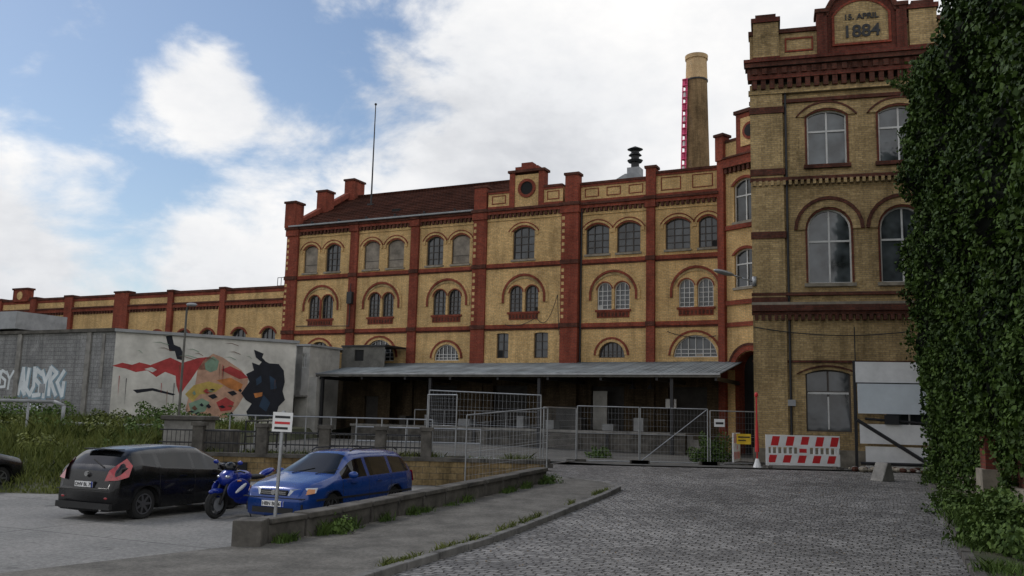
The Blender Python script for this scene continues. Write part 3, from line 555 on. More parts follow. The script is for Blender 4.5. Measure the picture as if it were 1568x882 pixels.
def strip(name,xl,xr,ys,hf,mat,n=10):
    m=M(); vs=[]; 
    for y in ys:
        a,b=xl(y),xr(y)
        for i in range(n+1): x=a+(b-a)*i/n; vs.append((x,y,hf(x,y)))
    k=n+1; m.add(vs,[(j*k+i,j*k+i+1,(j+1)*k+i+1,(j+1)*k+i) for j in range(len(ys)-1) for i in range(n)],mat); return m.obj(name)
strip('parking_lot',lambda y:-60 if y<24 else -13+(y-24)*.35,lambda y: wx(y) if y>15.2 else -4.3-(15.2-y)*.75,list(np.arange(2,30.3,.5)),lambda x,y:.004,LOTM,4)
strip('cobblestone_road',lambda y: kl(y) if y<28.2 else 1.0,kr,list(np.arange(2,34.3,.4)),lambda x,y:g(y)+.004,COB,14)
strip('gravel_path',lambda y: wx(y) if y>15.2 else -4.3-(15.2-y)*.75, lambda y:kl(y),list(np.arange(5,28.3,.4)),lambda x,y:g(y)+.09,STRIPM,6)
strip('yard_pavement',lambda y:-12 if y<38 else -14,lambda y:20,list(np.arange(34.2,54,.8)),lambda x,y:yardz(x,y),YARDM,12)
strip('yard_terrace',lambda y:-11.5,lambda y:1.0,list(np.arange(30.3,34.3,.4)),lambda x,y:yardz(x,y)+.004,YARDM,12)
def sweep(m,pts,w,h0,h1,mat,jit=0):
    for (xa,ya),(xb,yb) in zip(pts,pts[1:]):
        L=math.hypot(xb-xa,yb-ya); n=max(1,int(L/1.0))
        for i in range(n):
            t0=i/n;t1=(i+1)/n-.006
            p0=(xa+(xb-xa)*t0,ya+(yb-ya)*t0);p1=(xa+(xb-xa)*t1,ya+(yb-ya)*t1)
            nx,ny=-(yb-ya)/L*w/2,(xb-xa)/L*w/2; j=random.uniform(-jit,jit)
            vs=[]
            for hh in (h0,h1):
                for (px,py),sg in ((p0,1),(p0,-1),(p1,-1),(p1,1)): vs.append((px+nx*sg,py+ny*sg,g(py)+hh+(j if hh==h1 else 0)))
            m.add(vs,[(0,1,2,3),(7,6,5,4),(0,4,5,1),(1,5,6,2),(2,6,7,3),(3,7,4,0)],mat)
KST=plain('kerb_stone',(.16,.155,.145),.9,var=.45,scale=3,bump=.4)
K=M(); sweep(K,[(kl(y),y) for y in (8,13.75,20,24.5,26,27.2,28.2)],.15,-.1,.12,KST,.01); K.obj('kerb',bevel=.015)
K=M(); sweep(K,[(kr(y),y) for y in (8,14.4,29.5,33)],.18,-.1,.13,DCONC,.01); K.obj('kerb',bevel=.012)
lw=M(); 
pts=[(wx(y),y) for y in (15.5,27)]
sweep(lw,pts,.28,-.2,.40,DCONC,.01); sweep(lw,pts,.38,.40,.50,DCONC,.012)
lw.box(wx(15.3)-.28,wx(15.3)+.2,15.0,15.5,-.1,.5,DCONC); lw.obj('low_concrete_wall',bevel=.02)
strip('verge',lambda y:kr(y)+.1,lambda y:kr(y)+3,list(np.arange(5,34,.5)),lambda x,y:g(y)+.11,SOIL,6)
tw=empty('terrace_retaining_wall',(0,0,0)); m=M(); YS=brick('terrace_stone',(.30,.22,.11),(.2,.14,.07),(.12,.1,.07),.65,.45,.2)
m.box(-11.5,1.2,30.0,30.3,-.1,.78,YS); m.box(-11.55,1.25,29.95,30.35,.78,.9,DCONC)
for x in (-10.2,-8.1,-6.05,-4.2,-2.7):
    m.box(x-.17,x+.17,29.98,30.32,.9,1.75,DCONC); m.box(x-.22,x+.22,29.93,30.37,1.75,1.87,DCONC)
for z in (1.2,1.6): m.tube((-11.5,30.15,z),(-2.7,30.15,z),.025,BLACKI,6)
for i in range(60):
    x=-11.4+i*.146; m.tube((x,30.15,.9),(x,30.15,1.6),.01,BLACKI,4)
m.box(-9.3,-8.5,29.9,30.0,0,.6,DARK)
m.obj('wall_and_railing',tw)
m=M(); m.box(-11.9,-10.6,31.5,33,.5,1.9,CONC); m.box(-12,-10.5,31.4,33.1,1.9,2.05,DCONC); m.box(-10.6,-9.6,31.6,32.8,.5,1.6,DCONC); m.obj('concrete_plinth',bevel=.03)
m=M()
def railing(m,a,b,h,n,mat,rails=2):
    a=Vector(a);b=Vector(b)
    for i in range(n+1): q=a.lerp(b,i/n); m.tube(q,q+Vector((0,0,h)),.03,mat,6)
    for k in range(rails): z=Vector((0,0,h*(k+1)/rails)); m.tube(a+z,b+z,.03,mat,6)
railing(m,(-11,36,.8),(-3,36,.8),1.3,8,GALV); railing(m,(-9.5,39,.8),(-9.5,33,.8),1.1,4,BLACKI); railing(m,(-5.5,33,.8),(-1,33,.8),1.0,5,GALV)
m.obj('pipe_railing')
m=M(); m.path([(-25,36,2.45),(-18,36,2.45),(-17.6,36,2.3),(-17.6,36,1.6),(-13,36,1.6)],.07,GREYP,10)
for x in (-23,-19,-15): m.tube((x,36,.6),(x,36,2.4 if x<-18 else 1.6),.05,GREYP)
m.obj('steam_pipe',smooth=True)
m=M(); m.tube((-11.95,33,.7),(-11.95,33,5.95),.055,WOOD,8,.04); m.path([(-11.95,33,5.9),(-11.8,32.7,6.05),(-11.55,32.3,6.05)],.03,WOOD); m.ell((-11.5,32.2,6.0),(.2,.1,.07),GREYP); m.obj('lamp_post')
# ------------------------------------------------------------------ fences
def fence_panel(name,a,b,h=2.0,feet=True,diag=False,wires=True):
    m=M(); A=Vector(a);Bv=Vector(b); L=(Bv-A).length; up=Vector((0,0,h))
    u=Vector((0,0,.08))
    m.tube(A,A+up,.021,GALV,8);m.tube(Bv,Bv+up,.021,GALV,8);m.tube(A+up,Bv+up,.021,GALV,8);m.tube(A+u,Bv+u,.021,GALV,8)
    m.tube(A+Vector((0,0,h*.52)),Bv+Vector((0,0,h*.52)),.008,GALV,4)
    if diag: m.tube(A+u,Bv+up,.02,GALV,6)
    if wires:
        n=int(L/.13)
        for i in range(1,n): q=A.lerp(Bv,i/n); m.tube(q+u,q+up,.0028,GALV,3)
        for i in range(1,9): z=Vector((0,0,h*i/9)); m.tube(A+z,Bv+z,.0028,GALV,3)
    if feet:
        for q in (A,Bv): m.box(q.x-.35,q.x+.35,q.y-.11,q.y+.11,q.z-.01,q.z+.13,DCONC)
    return m.obj(name)
zr=.62
fence_panel('mobile_fence_panel',(2.65,35.2,zr),(5.05,35.3,zr),2.15,diag=False)
fence_panel('mobile_fence_panel',(5.1,35.3,zr),(7.75,35.5,zr),2.15,diag=True)
fence_panel('mobile_fence_panel',(7.85,35.5,zr),(9.9,36.3,zr),2.1)
fence_panel('mobile_fence_panel',(-1.25,27.2,.0),(1.25,29.4,.3),2.3,feet=False)
fence_panel('mobile_fence_panel',(-2.75,31.2,.82),(1.1,31.4,.75),2.3)
fence_panel('mobile_fence_panel',(-2.78,31.05,.82),(-1.75,30.5,.82),2.15)
fence_panel('mobile_fence_panel',(1.2,31.4,.6),(2.6,35.1,.62),2.05)
m=M(); m.box(8.0,8.4,35.42,35.46,2.1,2.4,WHITEP); m.box(8.05,8.35,35.41,35.42,2.2,2.28,BLACKI); m.obj('notice_sign')
m=M(); m.box(8.95,9.5,35.75,35.79,1.45,1.85,YELP); m.box(9.0,9.45,35.735,35.75,1.7,1.75,BLACKI);m.box(9.0,9.3,35.735,35.75,1.58,1.62,BLACKI); m.obj('warning_sign')
def barrier(x0,x1,y,z,ang=0,nm='construction_barrier'):
    m=M(); L=x1-x0
    for k,(za,zb) in enumerate(((.22,.5),(.85,1.2))):
        m.box(0,L,-.027,.027,za,zb,WHITEP)
        n=5; w=L/n
        for i in range(n):
            a=i*w+.06+(.12 if k else 0); s=.08
            m.prism([(a,za),(a+w*.5,za),(min(L,a+w*.5+s),zb),(a+s,zb)],-.031,-.027,REDP)
    m.box(0,L,-.028,.028,.5,.56,WHITEP); m.box(0,L,-.028,.028,.79,.85,WHITEP); m.box(0,L,-.028,.028,.12,.22,WHITEP); m.box(0,L,-.03,.03,1.2,1.25,WHITEP)
    n=14
    for i in range(n): x=L*i/n; m.box(x,x+.07,-.02,.02,.56,.79,WHITEP)
    for x in (.03,L-.1): m.box(x,x+.07,-.035,.035,0,.9,WHITEP); m.box(x-.05,x+.12,-.35,.35,0,.1,DCONC)
    m.box(L*.42,L*.58,-.036,-.03,.5,.9,WHITEP); m.box(L*.45,L*.55,-.04,-.036,.6,.75,REDP)
    o=m.obj(nm,loc=(x0,y,z),rot=ang); return o
barrier(9.75,12.55,34.6,zr-.01,.0); barrier(8.9,10.4,36.2,zr,1.15)
m=M(); m.tube((9.45,34.7,zr),(9.45,34.7,3.3),.03,REDP,8); m.tube((9.45,34.7,1.2),(9.45,34.7,2.4),.08,REDP,8,.04); m.tube((9.45,34.7,zr),(9.45,34.7,.95),.16,WHITEP,10,.06); m.ell((9.45,34.7,3.35),(.07,.07,.1),REDP); m.obj('warning_beacon')
wb=empty('site_hoarding',(13.5,35.3,0),math.radians(-12)); m=M()
m.box(0,2.75,-.04,0,3.95,4.75,WHITEP); m.box(.05,2.75,-.09,-.04,2.75,3.9,plain('board_blue',(.66,.72,.76),.5,var=.08)); m.box(.1,2.75,-.04,0,1.6,2.35,WHITEP)
m.box(0,2.8,-.03,.03,3.9,3.96,BLACKI); m.box(-.08,.02,.02,.12,.6,4.8,BLACKI); m.box(2.7,2.8,.02,.12,.6,4.8,BLACKI); m.box(.3,2.7,.05,.08,.7,1.5,WHITEP)
m.tube((0,-.06,2.5),(2.75,-.06,.75),.07,BLACKI); m.tube((.1,-.02,.85),(2.7,-.02,.85),.06,BLACKI); m.tube((.3,-.05,2.55),(2.7,-.05,2.4),.05,BLACKI); m.box(1,1.5,-.2,-.05,2.35,2.7,BLACKI)
m.obj('boards',wb)
random.seed(11); m=M()
for i in range(90):
    x=random.uniform(12.9,16.6);y=random.uniform(33.8,35);s=random.uniform(.06,.2); m.ell((x,y,zr+s*.3),(s,s*.8,s*.55),random.choice([CONC,DB,STONE]),6,4,Matrix.Rotation(random.random()*3,3,'Z'))
m.obj('rubble_pile')
m=M(); m.prism([(-.35,0),(.3,0),(.12,.62),(-.05,.62)],-.25,.25,CONC); m.obj('concrete_block',loc=(12.6,30.8,.45),rot=.5,bevel=.03)
sp=empty('traffic_sign',(-3.95,15.75,0),0); m=M(); m.tube((0,0,0),(0,0,2.28),.03,GALV,10); m.box(-.17,.17,-.05,-.03,1.92,2.25,WHITEP)
m.box(-.13,.13,-.056,-.05,2.05,2.09,REDP); m.box(-.13,.13,-.056,-.05,2.15,2.19,BLACKI); m.box(-.13,.1,-.056,-.05,1.96,2.0,BLACKI); m.obj('post_and_plate',sp); sp.rotation_euler=(0,math.radians(1.5),0)
# ------------------------------------------------------------------ vehicles
def sm(x,xp,fp,r=.07):
    return float(np.mean([np.interp(x+d,xp,fp) for d in np.linspace(-r,r,5)]))
def paint(name,c,rough=.25,met=.4,coat=1.):
    m,n,b=nt(name); b.inputs['Base Color'].default_value=(*c,1); b.inputs['Metallic'].default_value=met; b.inputs['Coat Weight'].default_value=coat; b.inputs['Coat Roughness'].default_value=.06; b.inputs['Specular IOR Level'].default_value=.3
    tc=N(n,'ShaderNodeTexCoord'); nz=N(n,'ShaderNodeTexNoise',i_Scale=3.,i_Detail=4.); n.links.new(tc.outputs['Object'],nz.inputs['Vector']); r=ramp(n,[(.4,rough),(.8,rough+.2)],nz.outputs['Fac']); n.links.new(r.outputs[0],b.inputs['Roughness']); return m
TYRE=plain('tyre',(.015,.015,.015),.9); RIM=plain('alloy_rim',(.18,.18,.19),.35,.7,var=.15); PLAST=plain('black_plastic',(.015,.015,.015),.7); LAMPR=plain('tail_lamp',(.40,.01,.02),.15,coat=1,var=.5,scale=8); LAMPW=plain('head_lamp',(.45,.47,.5),.1,.5,coat=1,var=.4,scale=9); LAMPO=plain('indicator',(.6,.2,.02),.2,coat=1); CHR=plain('chrome',(.6,.6,.6),.15,1,var=.05)
import bmesh
def car(name,loc,rz,P,body):
    root=empty(name,loc,rz); m=M()
    X=np.linspace(-P['L']/2,P['L']/2,112); wr=P['wr']
    ax=P['axles']; AR=.355; rows=[]
    for x in X:
        zt=sm(x,P['tx'],P['tz'],.05); w=sm(x,[-P['L']/2,-P['L']/2+.1,-P['L']/2+.45,0,P['L']/2-.6,P['L']/2-.15,P['L']/2],[P['W']*.40,P['W']*.455,P['W']*.49,P['W']*.5,P['W']*.49,P['W']*.44,P['W']*.36],.03)
        zb=.2
        for a in ax:
            d=abs(x-a)
            if d<AR: zb=max(zb,.3+math.sqrt(AR*AR-d*d))
        bl=min(sm(x,P['bx'],P['bz'],.05),zt-.01)
        cab=max(0,min(1,(zt-bl-.02)/.42))
        wtop=w*.90*(1-cab)+wr*cab
        z3=max(.48,zb+.02); z4=max(z3+.02,min(bl-.1,.7)); 
        rows.append([(0,.19),(w*.86,zb),(w*.975,zb+.03),(w,z3),(w*.995,z4),(w*.965,bl-.03 if bl-.03>z4 else z4+.005),(w*.925,max(bl,z4+.01)),(wtop+.03*cab,zt-.13*cab-.012),(wtop-.07*cab-.02,zt-.025*cab-.004),((wtop)*.5,zt+.008),(0,zt+.014)])
    k=len(rows[0]); vs=[]
    for x,r in zip(X,rows):
        for y,z in r: vs.append((x,y,z))
        for y,z in r: vs.append((x,-y,z))
    def F(i,j,sd):
        a=i*2*k+sd*k+j; b=(i+1)*2*k+sd*k+j
        return (a,b,b+1,a+1) if sd==0 else (a,a+1,b+1,b)
    groups={}
    for i in range(len(X)-1):
        xm=(X[i]+X[i+1])/2
        for j in range(k-1):
            mat=body
            if j==0: mat=PLAST
            if j==6 and P['gs'][0]<xm<P['gs'][1] and not any(abs(xm-pp)<.045 for pp in P['pillars']): mat=GLC
            if j in(8,9) and (P['ws'][0]<xm<P['ws'][1] or P['rw'][0]<xm<P['rw'][1]): mat=GLC
            for sd in (0,1): groups.setdefault(mat,[]).append(F(i,j,sd))
    n=len(X)
    for e in (0,n-1):
        for j in range(k-1):
            a=e*2*k+j; q=(a,a+1,a+1+k,a+k); groups.setdefault(body,[]).append(q if e==0 else q[::-1])
    m.v+=vs
    for mat,fs in groups.items():
        kk=m.mi(mat)
        for f in fs: m.f.append(f); m.m.append(kk)
    ob=m.obj('body',root,True)
    bm=bmesh.new(); bm.from_mesh(ob.data); bmesh.ops.remove_doubles(bm,verts=bm.verts,dist=.0004); bmesh.ops.recalc_face_normals(bm,faces=bm.faces); bm.to_mesh(ob.data); bm.free()
    d=M(); d.box(-P['L']/2+.25,P['L']/2-.25,-P['W']*.36,P['W']*.36,.2,.6,PLAST)
    for sx_ in P['seams']:
        for sd in (-1,1):
            i=int((sx_+P['L']/2)/P['L']*111); r=rows[i]
            for (ya,za),(yb,zb) in zip(r[2:6],r[3:7]):
                d.add([(sx_-.006,sd*(ya+.002),za),(sx_+.006,sd*(ya+.002),za),(sx_+.006,sd*(yb+.002),zb),(sx_-.006,sd*(yb+.002),zb)],[(0,1,2,3)],PLAST)
    for a in ax:
        for sd in (-1,1):
            y=sd*P['W']*.40
            prof=[(.19,-.09),(.27,-.10),(.305,-.085),(.315,-.05),(.315,.05),(.305,.085),(.27,.10),(.19,.09)]
            nn=28; vv=[];ff=[]
            for r,w in prof:
                for i in range(nn): t=2*math.pi*i/nn; vv.append((a+r*math.cos(t),y+w,.312+r*math.sin(t)))
            for j in range(len(prof)-1):
                for i in range(nn): ff.append((j*nn+i,j*nn+(i+1)%nn,(j+1)*nn+(i+1)%nn,(j+1)*nn+i))
            d.add(vv,ff,TYRE); d.tube((a,y-.06*sd,.312),(a,y+.055*sd,.312),.19,PLAST,20)
            for s in range(7):
                t=2*math.pi*s/7; c,sn=math.cos(t),math.sin(t); yo=y+sd*.075
                d.add([(a+c*.03-sn*.03,yo,.312+sn*.03+c*.03),(a+c*.03+sn*.03,yo,.312+sn*.03-c*.03),(a+c*.2+sn*.022,yo+sd*.01,.312+sn*.2-c*.022),(a+c*.2-sn*.022,yo+sd*.01,.312+sn*.2+c*.022)],[(0,1,2,3)],RIM)
            d.tube((a,y+sd*.07,.312),(a,y+sd*.085,.312),.055,RIM,12)
            for i in range(24):
                t=2*math.pi*i/24;t2=2*math.pi*(i+1)/24
                d.add([(a+r*math.cos(q),y+sd*yy,.312+r*math.sin(q)) for r,yy,q in ((.185,.09,t),(.185,.09,t2),(.21,.095,t2),(.21,.095,t))],[(0,1,2,3)],RIM)
            for i in range(12):
                t=math.pi*i/12;t2=math.pi*(i+1)/12
                d.add([(a+.352*math.cos(q),sd*yy,.3+.352*math.sin(q)) for yy,q in ((P['W']*.485,t),(P['W']*.485,t2),(P['W']*.3,t2),(P['W']*.3,t))],[(0,1,2,3)],PLAST)
    d.obj('wheels',root,False)
    return root
DIRH=math.atan2(.91,.41)
PH=dict(L=4.25,W=1.78,wr=.60,axles=(-1.32,1.33),tx=[-2.13,-2.12,-2.1,-2.04,-1.98,-1.72,-1.6,-1.2,-.3,.35,.5,1.18,1.3,1.9,2.06,2.13],tz=[.5,.62,.85,.98,1.04,1.33,1.39,1.44,1.47,1.44,1.40,1.01,.97,.84,.74,.55],
  bx=[-2.13,-2.0,-1.5,-.9,0,1.1,1.3,2.13],bz=[.9,1.05,1.12,1.04,.98,.92,.9,.7],gs=(-1.40,.98),pillars=(-1.02,-.98,.02),ws=(.48,1.14),rw=(-1.95,-1.74),seams=(-.98,.02,.95))
blk=paint('black_car_paint',(.005,.005,.006),.22,.05,.35)
c1=car('parked_car',(-7.68,20.6,0),DIRH,PH,blk)
d=M(); 
for s in (-1,1):
    d.add([(-2.145,s*.56,.80),(-2.05,s*.82,.82),(-1.86,s*.905,.88),(-1.72,s*.84,1.10),(-1.78,s*.73,1.24),(-1.95,s*.67,1.12),(-2.09,s*.60,1.0)],[tuple(range(7))],LAMPR)
    d.ell((.78,s*.98,1.0),(.07,.13,.08),blk); d.box(.72,.78,s*.93-.06,s*.93+.06,.94,.97,blk)
    for x in (-.35,.62): d.box(x-.1,x+.1,s*.885-.015,s*.885+.015,.83,.86,blk)
    d.ell((-2.1,s*.6,.46),(.03,.09,.04),LAMPR)
d.box(-2.15,-2.10,-.26,.26,.66,.78,PLAST); d.box(-2.157,-2.15,-.25,.25,.665,.775,WHITEP); d.box(-2.16,-2.157,-.25,-.21,.665,.775,plain('plate_blue',(.02,.06,.4)))
d.box(-2.16,-2.08,-.75,.75,.24,.36,PLAST); d.box(-2.145,-2.0,-.78,.78,.60,.612,PLAST)
d.box(-1.80,-1.62,-.48,.48,1.395,1.415,blk); d.path([(-1.99,-.35,1.06),(-1.86,.1,1.2)],.012,PLAST)
d.tube((-2.12,0,.92),(-2.08,0,.92),.05,CHR,12); d.tube((-2.15,-.5,.24),(-2.0,-.5,.26),.035,CHR)
d.obj('lamps_and_trim',c1)
text('OHV BL 75',.1,(-2.162,0,.685),c1,BLACKI,.001,(math.pi/2,0,-math.pi/2),'plate_text')
PW=dict(L=4.36,W=1.72,wr=.58,axles=(-1.22,1.25),tx=[-2.18,-2.17,-2.12,-2.0,-1.82,-1.7,-1.2,-.3,.25,.42,1.12,1.25,1.85,2.07,2.16,2.18],tz=[.55,.8,.95,1.1,1.36,1.41,1.44,1.45,1.42,1.38,.97,.94,.83,.74,.62,.5],
  bx=[-2.16,-2.0,-1.5,0,1.1,1.3,2.16],bz=[.88,.95,.94,.91,.88,.86,.66],gs=(-1.92,.92),pillars=(-1.08,-1.04,-.1,-.06),ws=(.4,1.08),rw=(-2.08,-1.85),seams=(-1.0,-.05,.95))
blu=paint('blue_car_paint',(.006,.042,.21),.22,.2,.6)
BACK=Vector((.40,.92,0)).normalized(); HF=math.atan2(-BACK.y,-BACK.x)
c2=car('parked_car',(-3.83,20.55,0),HF,PW,blu)
d=M()
for s in (-1,1):
    d.add([(2.165,s*.34,.60),(2.08,s*.68,.62),(1.88,s*.815,.66),(1.82,s*.815,.76),(2.01,s*.67,.755),(2.11,s*.36,.72)],[tuple(range(6))],LAMPW)
    d.add([(2.075,s*.70,.625),(1.93,s*.825,.655),(1.90,s*.815,.735),(2.0,s*.71,.74)],[tuple(range(4))],LAMPO)
    d.ell((2.12,s*.52,.36),(.03,.09,.06),LAMPW); d.box(2.08,2.14,s*.52-.16,s*.52+.16,.28,.44,PLAST)
    d.ell((.74,s*.94,.97),(.06,.12,.075),blu); d.box(.68,.74,s*.89-.05,s*.89+.05,.91,.94,blu)
    for x in (-.45,.55): d.box(x-.1,x+.1,s*.858-.015,s*.858+.015,.80,.825,blu)
    d.path([(-1.75,s*.50,1.43),(-1.6,s*.5,1.49),(.1,s*.5,1.49),(.25,s*.5,1.44)],.016,BLACKI)
    d.box(-1.9,1.9,s*.857-.008,s*.857+.008,.5,.54,PLAST)
    d.add([(-2.19,s*.6,.7),(-2.12,s*.79,.7),(-2.07,s*.77,.95),(-2.14,s*.6,.95)],[(0,1,2,3)],LAMPR)
d.box(2.12,2.175,-.32,.32,.60,.70,PLAST); 
for z in (.63,.665): d.box(2.175,2.182,-.3,.3,z-.008,z+.008,CHR)
d.tube((2.18,0,.655),(2.195,0,.655),.05,CHR,14); d.box(2.14,2.19,-.5,.5,.25,.36,PLAST); d.box(2.185,2.2,-.26,.26,.38,.49,WHITEP); d.box(2.2,2.203,.22,.26,.38,.49,plain('plate_blue2',(.02,.06,.4)))
d.box(2.12,2.19,-.74,.74,.545,.56,PLAST)
for y in (-.35,.25): d.path([(1.14,y,.985),(.95,y+.45,1.09)],.008,PLAST)
d.tube((-.2,.1,1.45),(-.45,.1,1.65),.006,PLAST)
d.obj('lamps_and_trim',c2)
text('HBN B0161',.1,(2.205,0,.4),c2,BLACKI,.001,(math.pi/2,0,math.pi/2),'plate_text')
grey=paint('dark_car_paint',(.008,.008,.01),.25,.1,.5)
c3=car('parked_car',(-14.95,23.9,0),DIRH-.05,PH,grey)
d=M(); 
for s in (-1,1): d.add([(-2.145,s*.56,.80),(-2.05,s*.82,.82),(-1.86,s*.905,.88),(-1.72,s*.84,1.10),(-1.78,s*.73,1.24),(-2.09,s*.60,1.0)],[tuple(range(6))],LAMPR); d.ell((.78,s*.98,1.0),(.07,.13,.08),grey)
d.box(-2.157,-2.13,-.26,.26,.66,.78,WHITEP); d.obj('lamps_and_trim',c3)
mb=empty('motorcycle',(-5.80,20.1,0),HF-.05)
d=M(); mblu=paint('motorcycle_paint',(.006,.022,.22),.25,.1,.6)
def wheel(m,x,r,w):
    nn=26;prof=[(r-.09,-w*.5),(r-.03,-w*.5),(r,0),(r-.03,w*.5),(r-.09,w*.5)];vv=[];ff=[]
    for rr,ww in prof:
        for i in range(nn): t=2*math.pi*i/nn; vv.append((x+rr*math.cos(t),ww,r+rr*math.sin(t)))
    for j in range(4):
        for i in range(nn): ff.append((j*nn+i,j*nn+(i+1)%nn,(j+1)*nn+(i+1)%nn,(j+1)*nn+i))
    m.add(vv,ff,TYRE)
    for i in range(nn):
        t=2*math.pi*i/nn;t2=2*math.pi*(i+1)/nn; m.tube((x+(r-.1)*math.cos(t),0,r+(r-.1)*math.sin(t)),(x+(r-.1)*math.cos(t2),0,r+(r-.1)*math.sin(t2)),.02,RIM,5)
    for s in range(3):
        t=2*math.pi*s/3+.5; m.tube((x,0,r),(x+(r-.1)*math.cos(t),0,r+(r-.1)*math.sin(t)),.025,RIM,6)
    m.tube((x,-.06,r),(x,.06,r),.05,RIM,10); m.tube((x,-.075,r),(x,-.068,r),.14,GALV,18); m.tube((x,.068,r),(x,.075,r),.14,GALV,18)
wheel(d,.72,.3,.12); wheel(d,-.7,.31,.18); d.obj('wheels',mb)
d=M()
for s in (-1,1):
    d.tube((.72,s*.1,.3),(.42,s*.1,.92),.028,BLACKI,8); d.path([(.42,s*.1,.95),(.38,s*.3,.98),(.3,s*.36,.95)],.018,BLACKI); d.ell((.45,s*.34,1.16),(.025,.075,.045),mblu); d.tube((.45,s*.2,1.0),(.45,s*.32,1.14),.012,BLACKI)
    d.ell((.55,s*.11,.86),(.06,.07,.04),LAMPW); d.ell((.3,s*.22,.60),(.36,.04,.22),mblu,18,12); d.ell((.05,s*.2,.40),(.38,.04,.13),mblu,18,12); d.tube((-.2,s*.16,.33),(-.75,s*.2,.45),.05,CHR,10)
    d.ell((.36,s*.27,.78),(.07,.025,.02),LAMPO); d.ell((.28,s*.245,.62),(.2,.03,.05),WHITEP,14,8,Matrix.Rotation(.5,3,'Y'))
d.ell((.42,0,.84),(.22,.22,.17),mblu,18,12,Matrix.Rotation(.5,3,'Y')); d.ell((.36,0,1.03),(.13,.14,.14),GLC,14,10,Matrix.Rotation(.6,3,'Y')); d.ell((0.02,0,.84),(.3,.16,.14),mblu,18,12)
d.ell((.72,0,.56),(.24,.07,.07),mblu); d.ell((-.42,0,.82),(.32,.13,.06),PLAST); d.ell((-.78,0,.90),(.25,.11,.07),mblu,14,10,Matrix.Rotation(.3,3,'Y')); d.ell((-.97,0,.93),(.04,.08,.04),LAMPR); d.box(-.15,.35,-.15,.15,.25,.65,PLAST)
d.tube((-.7,0,.31),(-.15,0,.4),.04,BLACKI); d.tube((-.05,.12,.28),(.02,.35,.01),.012,BLACKI)
d.obj('fairing_and_frame',mb,True)
# ------------------------------------------------------------------ vegetation
def rawmesh(name,V,k,mat,parent=None):
    n=len(V)//k; me=bpy.data.meshes.new(name); me.vertices.add(k*n); me.vertices.foreach_set('co',V.astype(np.float32).ravel()); me.loops.add(k*n); me.loops.foreach_set('vertex_index',np.arange(k*n,dtype=np.int32))
    me.polygons.add(n); me.polygons.foreach_set('loop_start',np.arange(0,k*n,k,dtype=np.int32)); me.materials.append(mat); me.update(calc_edges=True); me.validate()
    o=bpy.data.objects.new(name,me); COL.objects.link(o)
    if parent: o.parent=parent
    return o
def leaves(name,P,Nn,size,mat,aspect=1.,parent=None):
    n=len(P); rnd=rng.normal(size=(n,3)); nn=Nn+rnd*.65; nn/=np.linalg.norm(nn,axis=1)[:,None]
    t=np.cross(nn,rng.normal(size=(n,3))); t/=np.linalg.norm(t,axis=1)[:,None]; b=np.cross(nn,t); s=size[:,None]
    V=np.stack([P-t*s*.5,P+b*s*.42*aspect,P+t*s*.6,P-b*s*.42*aspect],1).reshape(-1,3)
    return rawmesh(name,V,4,mat,parent)
iw=empty('ivy_covered_house',(0,0,0))
A0=np.array([15.1,31.8]);A1=np.array([8.75,12.5]); Ld=np.linalg.norm(A1-A0); dr=(A1-A0)/Ld; nr=np.array([dr[1],-dr[0]]); 
if nr[0]>0: nr=-nr
def topz(t): return np.interp(t,[0,1,2.2,3.5,5,7,8.6,9.8,11,20],[14.0,14.7,14.0,14.3,13.5,12.8,12.4,13.4,17,18])
def bulge(t,z):
    b=.5+.33*np.sin(t*1.3+z*.35)+.3*np.sin(t*2.7-z*.8+1)+.22*np.sin(z*1.7+t*.6)+.12*np.sin(z*3.9-t*2.2)
    return np.clip(b,.05,2)*np.clip((z+1)/9,.12,1)
def wp(t,z,o): return np.stack([A0[0]+dr[0]*t+nr[0]*o,A0[1]+dr[1]*t+nr[1]*o,z+0*t],-1)
hm=M(); q=lambda t,o:(A0[0]+dr[0]*t+nr[0]*o,A0[1]+dr[1]*t+nr[1]*o)
def qb(t0,t1,o0,o1,z0,z1,mat):
    c=[q(t0,o0),q(t1,o0),q(t1,o1),q(t0,o1)]; hm.add([(x,y,z0) for x,y in c]+[(x,y,z1) for x,y in c],[(0,1,2,3),(7,6,5,4),(0,4,5,1),(1,5,6,2),(2,6,7,3),(3,7,4,0)],mat)
qb(0,Ld,-8,0,0,12.0,DB); qb(-.0,Ld,0,.12,0,1.0,STONE); qb(11,Ld,-8,-.3,12.0,17,DB)
qb(9.6,10.3,0,.35,0,2.1,RO); qb(9.5,10.4,.0,.45,0,1.3,STONE)
hm.obj('house_walls',iw)
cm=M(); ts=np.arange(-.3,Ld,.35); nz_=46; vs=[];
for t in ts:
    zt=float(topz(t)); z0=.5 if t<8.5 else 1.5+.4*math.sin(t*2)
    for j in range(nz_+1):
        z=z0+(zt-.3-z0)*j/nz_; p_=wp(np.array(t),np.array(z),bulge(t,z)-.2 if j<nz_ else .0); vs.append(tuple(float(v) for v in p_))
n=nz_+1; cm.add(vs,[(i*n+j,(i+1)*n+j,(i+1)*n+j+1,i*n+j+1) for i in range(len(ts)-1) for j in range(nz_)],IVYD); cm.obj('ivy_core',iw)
n=125000; t=rng.uniform(-.45,Ld,n); zlo=np.where(t<8.5,.6,1.3+.6*np.sin(t*2)); z=zlo+(topz(t)+.25-zlo)*rng.random(n)
cl=np.sin(t*5.1+np.sin(z*3.3)*1.5)*np.sin(z*4.3+np.sin(t*2.9)*1.7)
o=bulge(t,z)+cl*.18+rng.normal(0,.08,n)
Pp=wp(t,z,o); Nn=np.tile(np.array([nr[0],nr[1],.45]),(n,1)); Nn+=np.stack([np.zeros(n),np.zeros(n),-cl*.5],-1)
leaves('ivy_leaves',Pp,Nn,rng.uniform(.07,.16,n),IVY,1,iw)
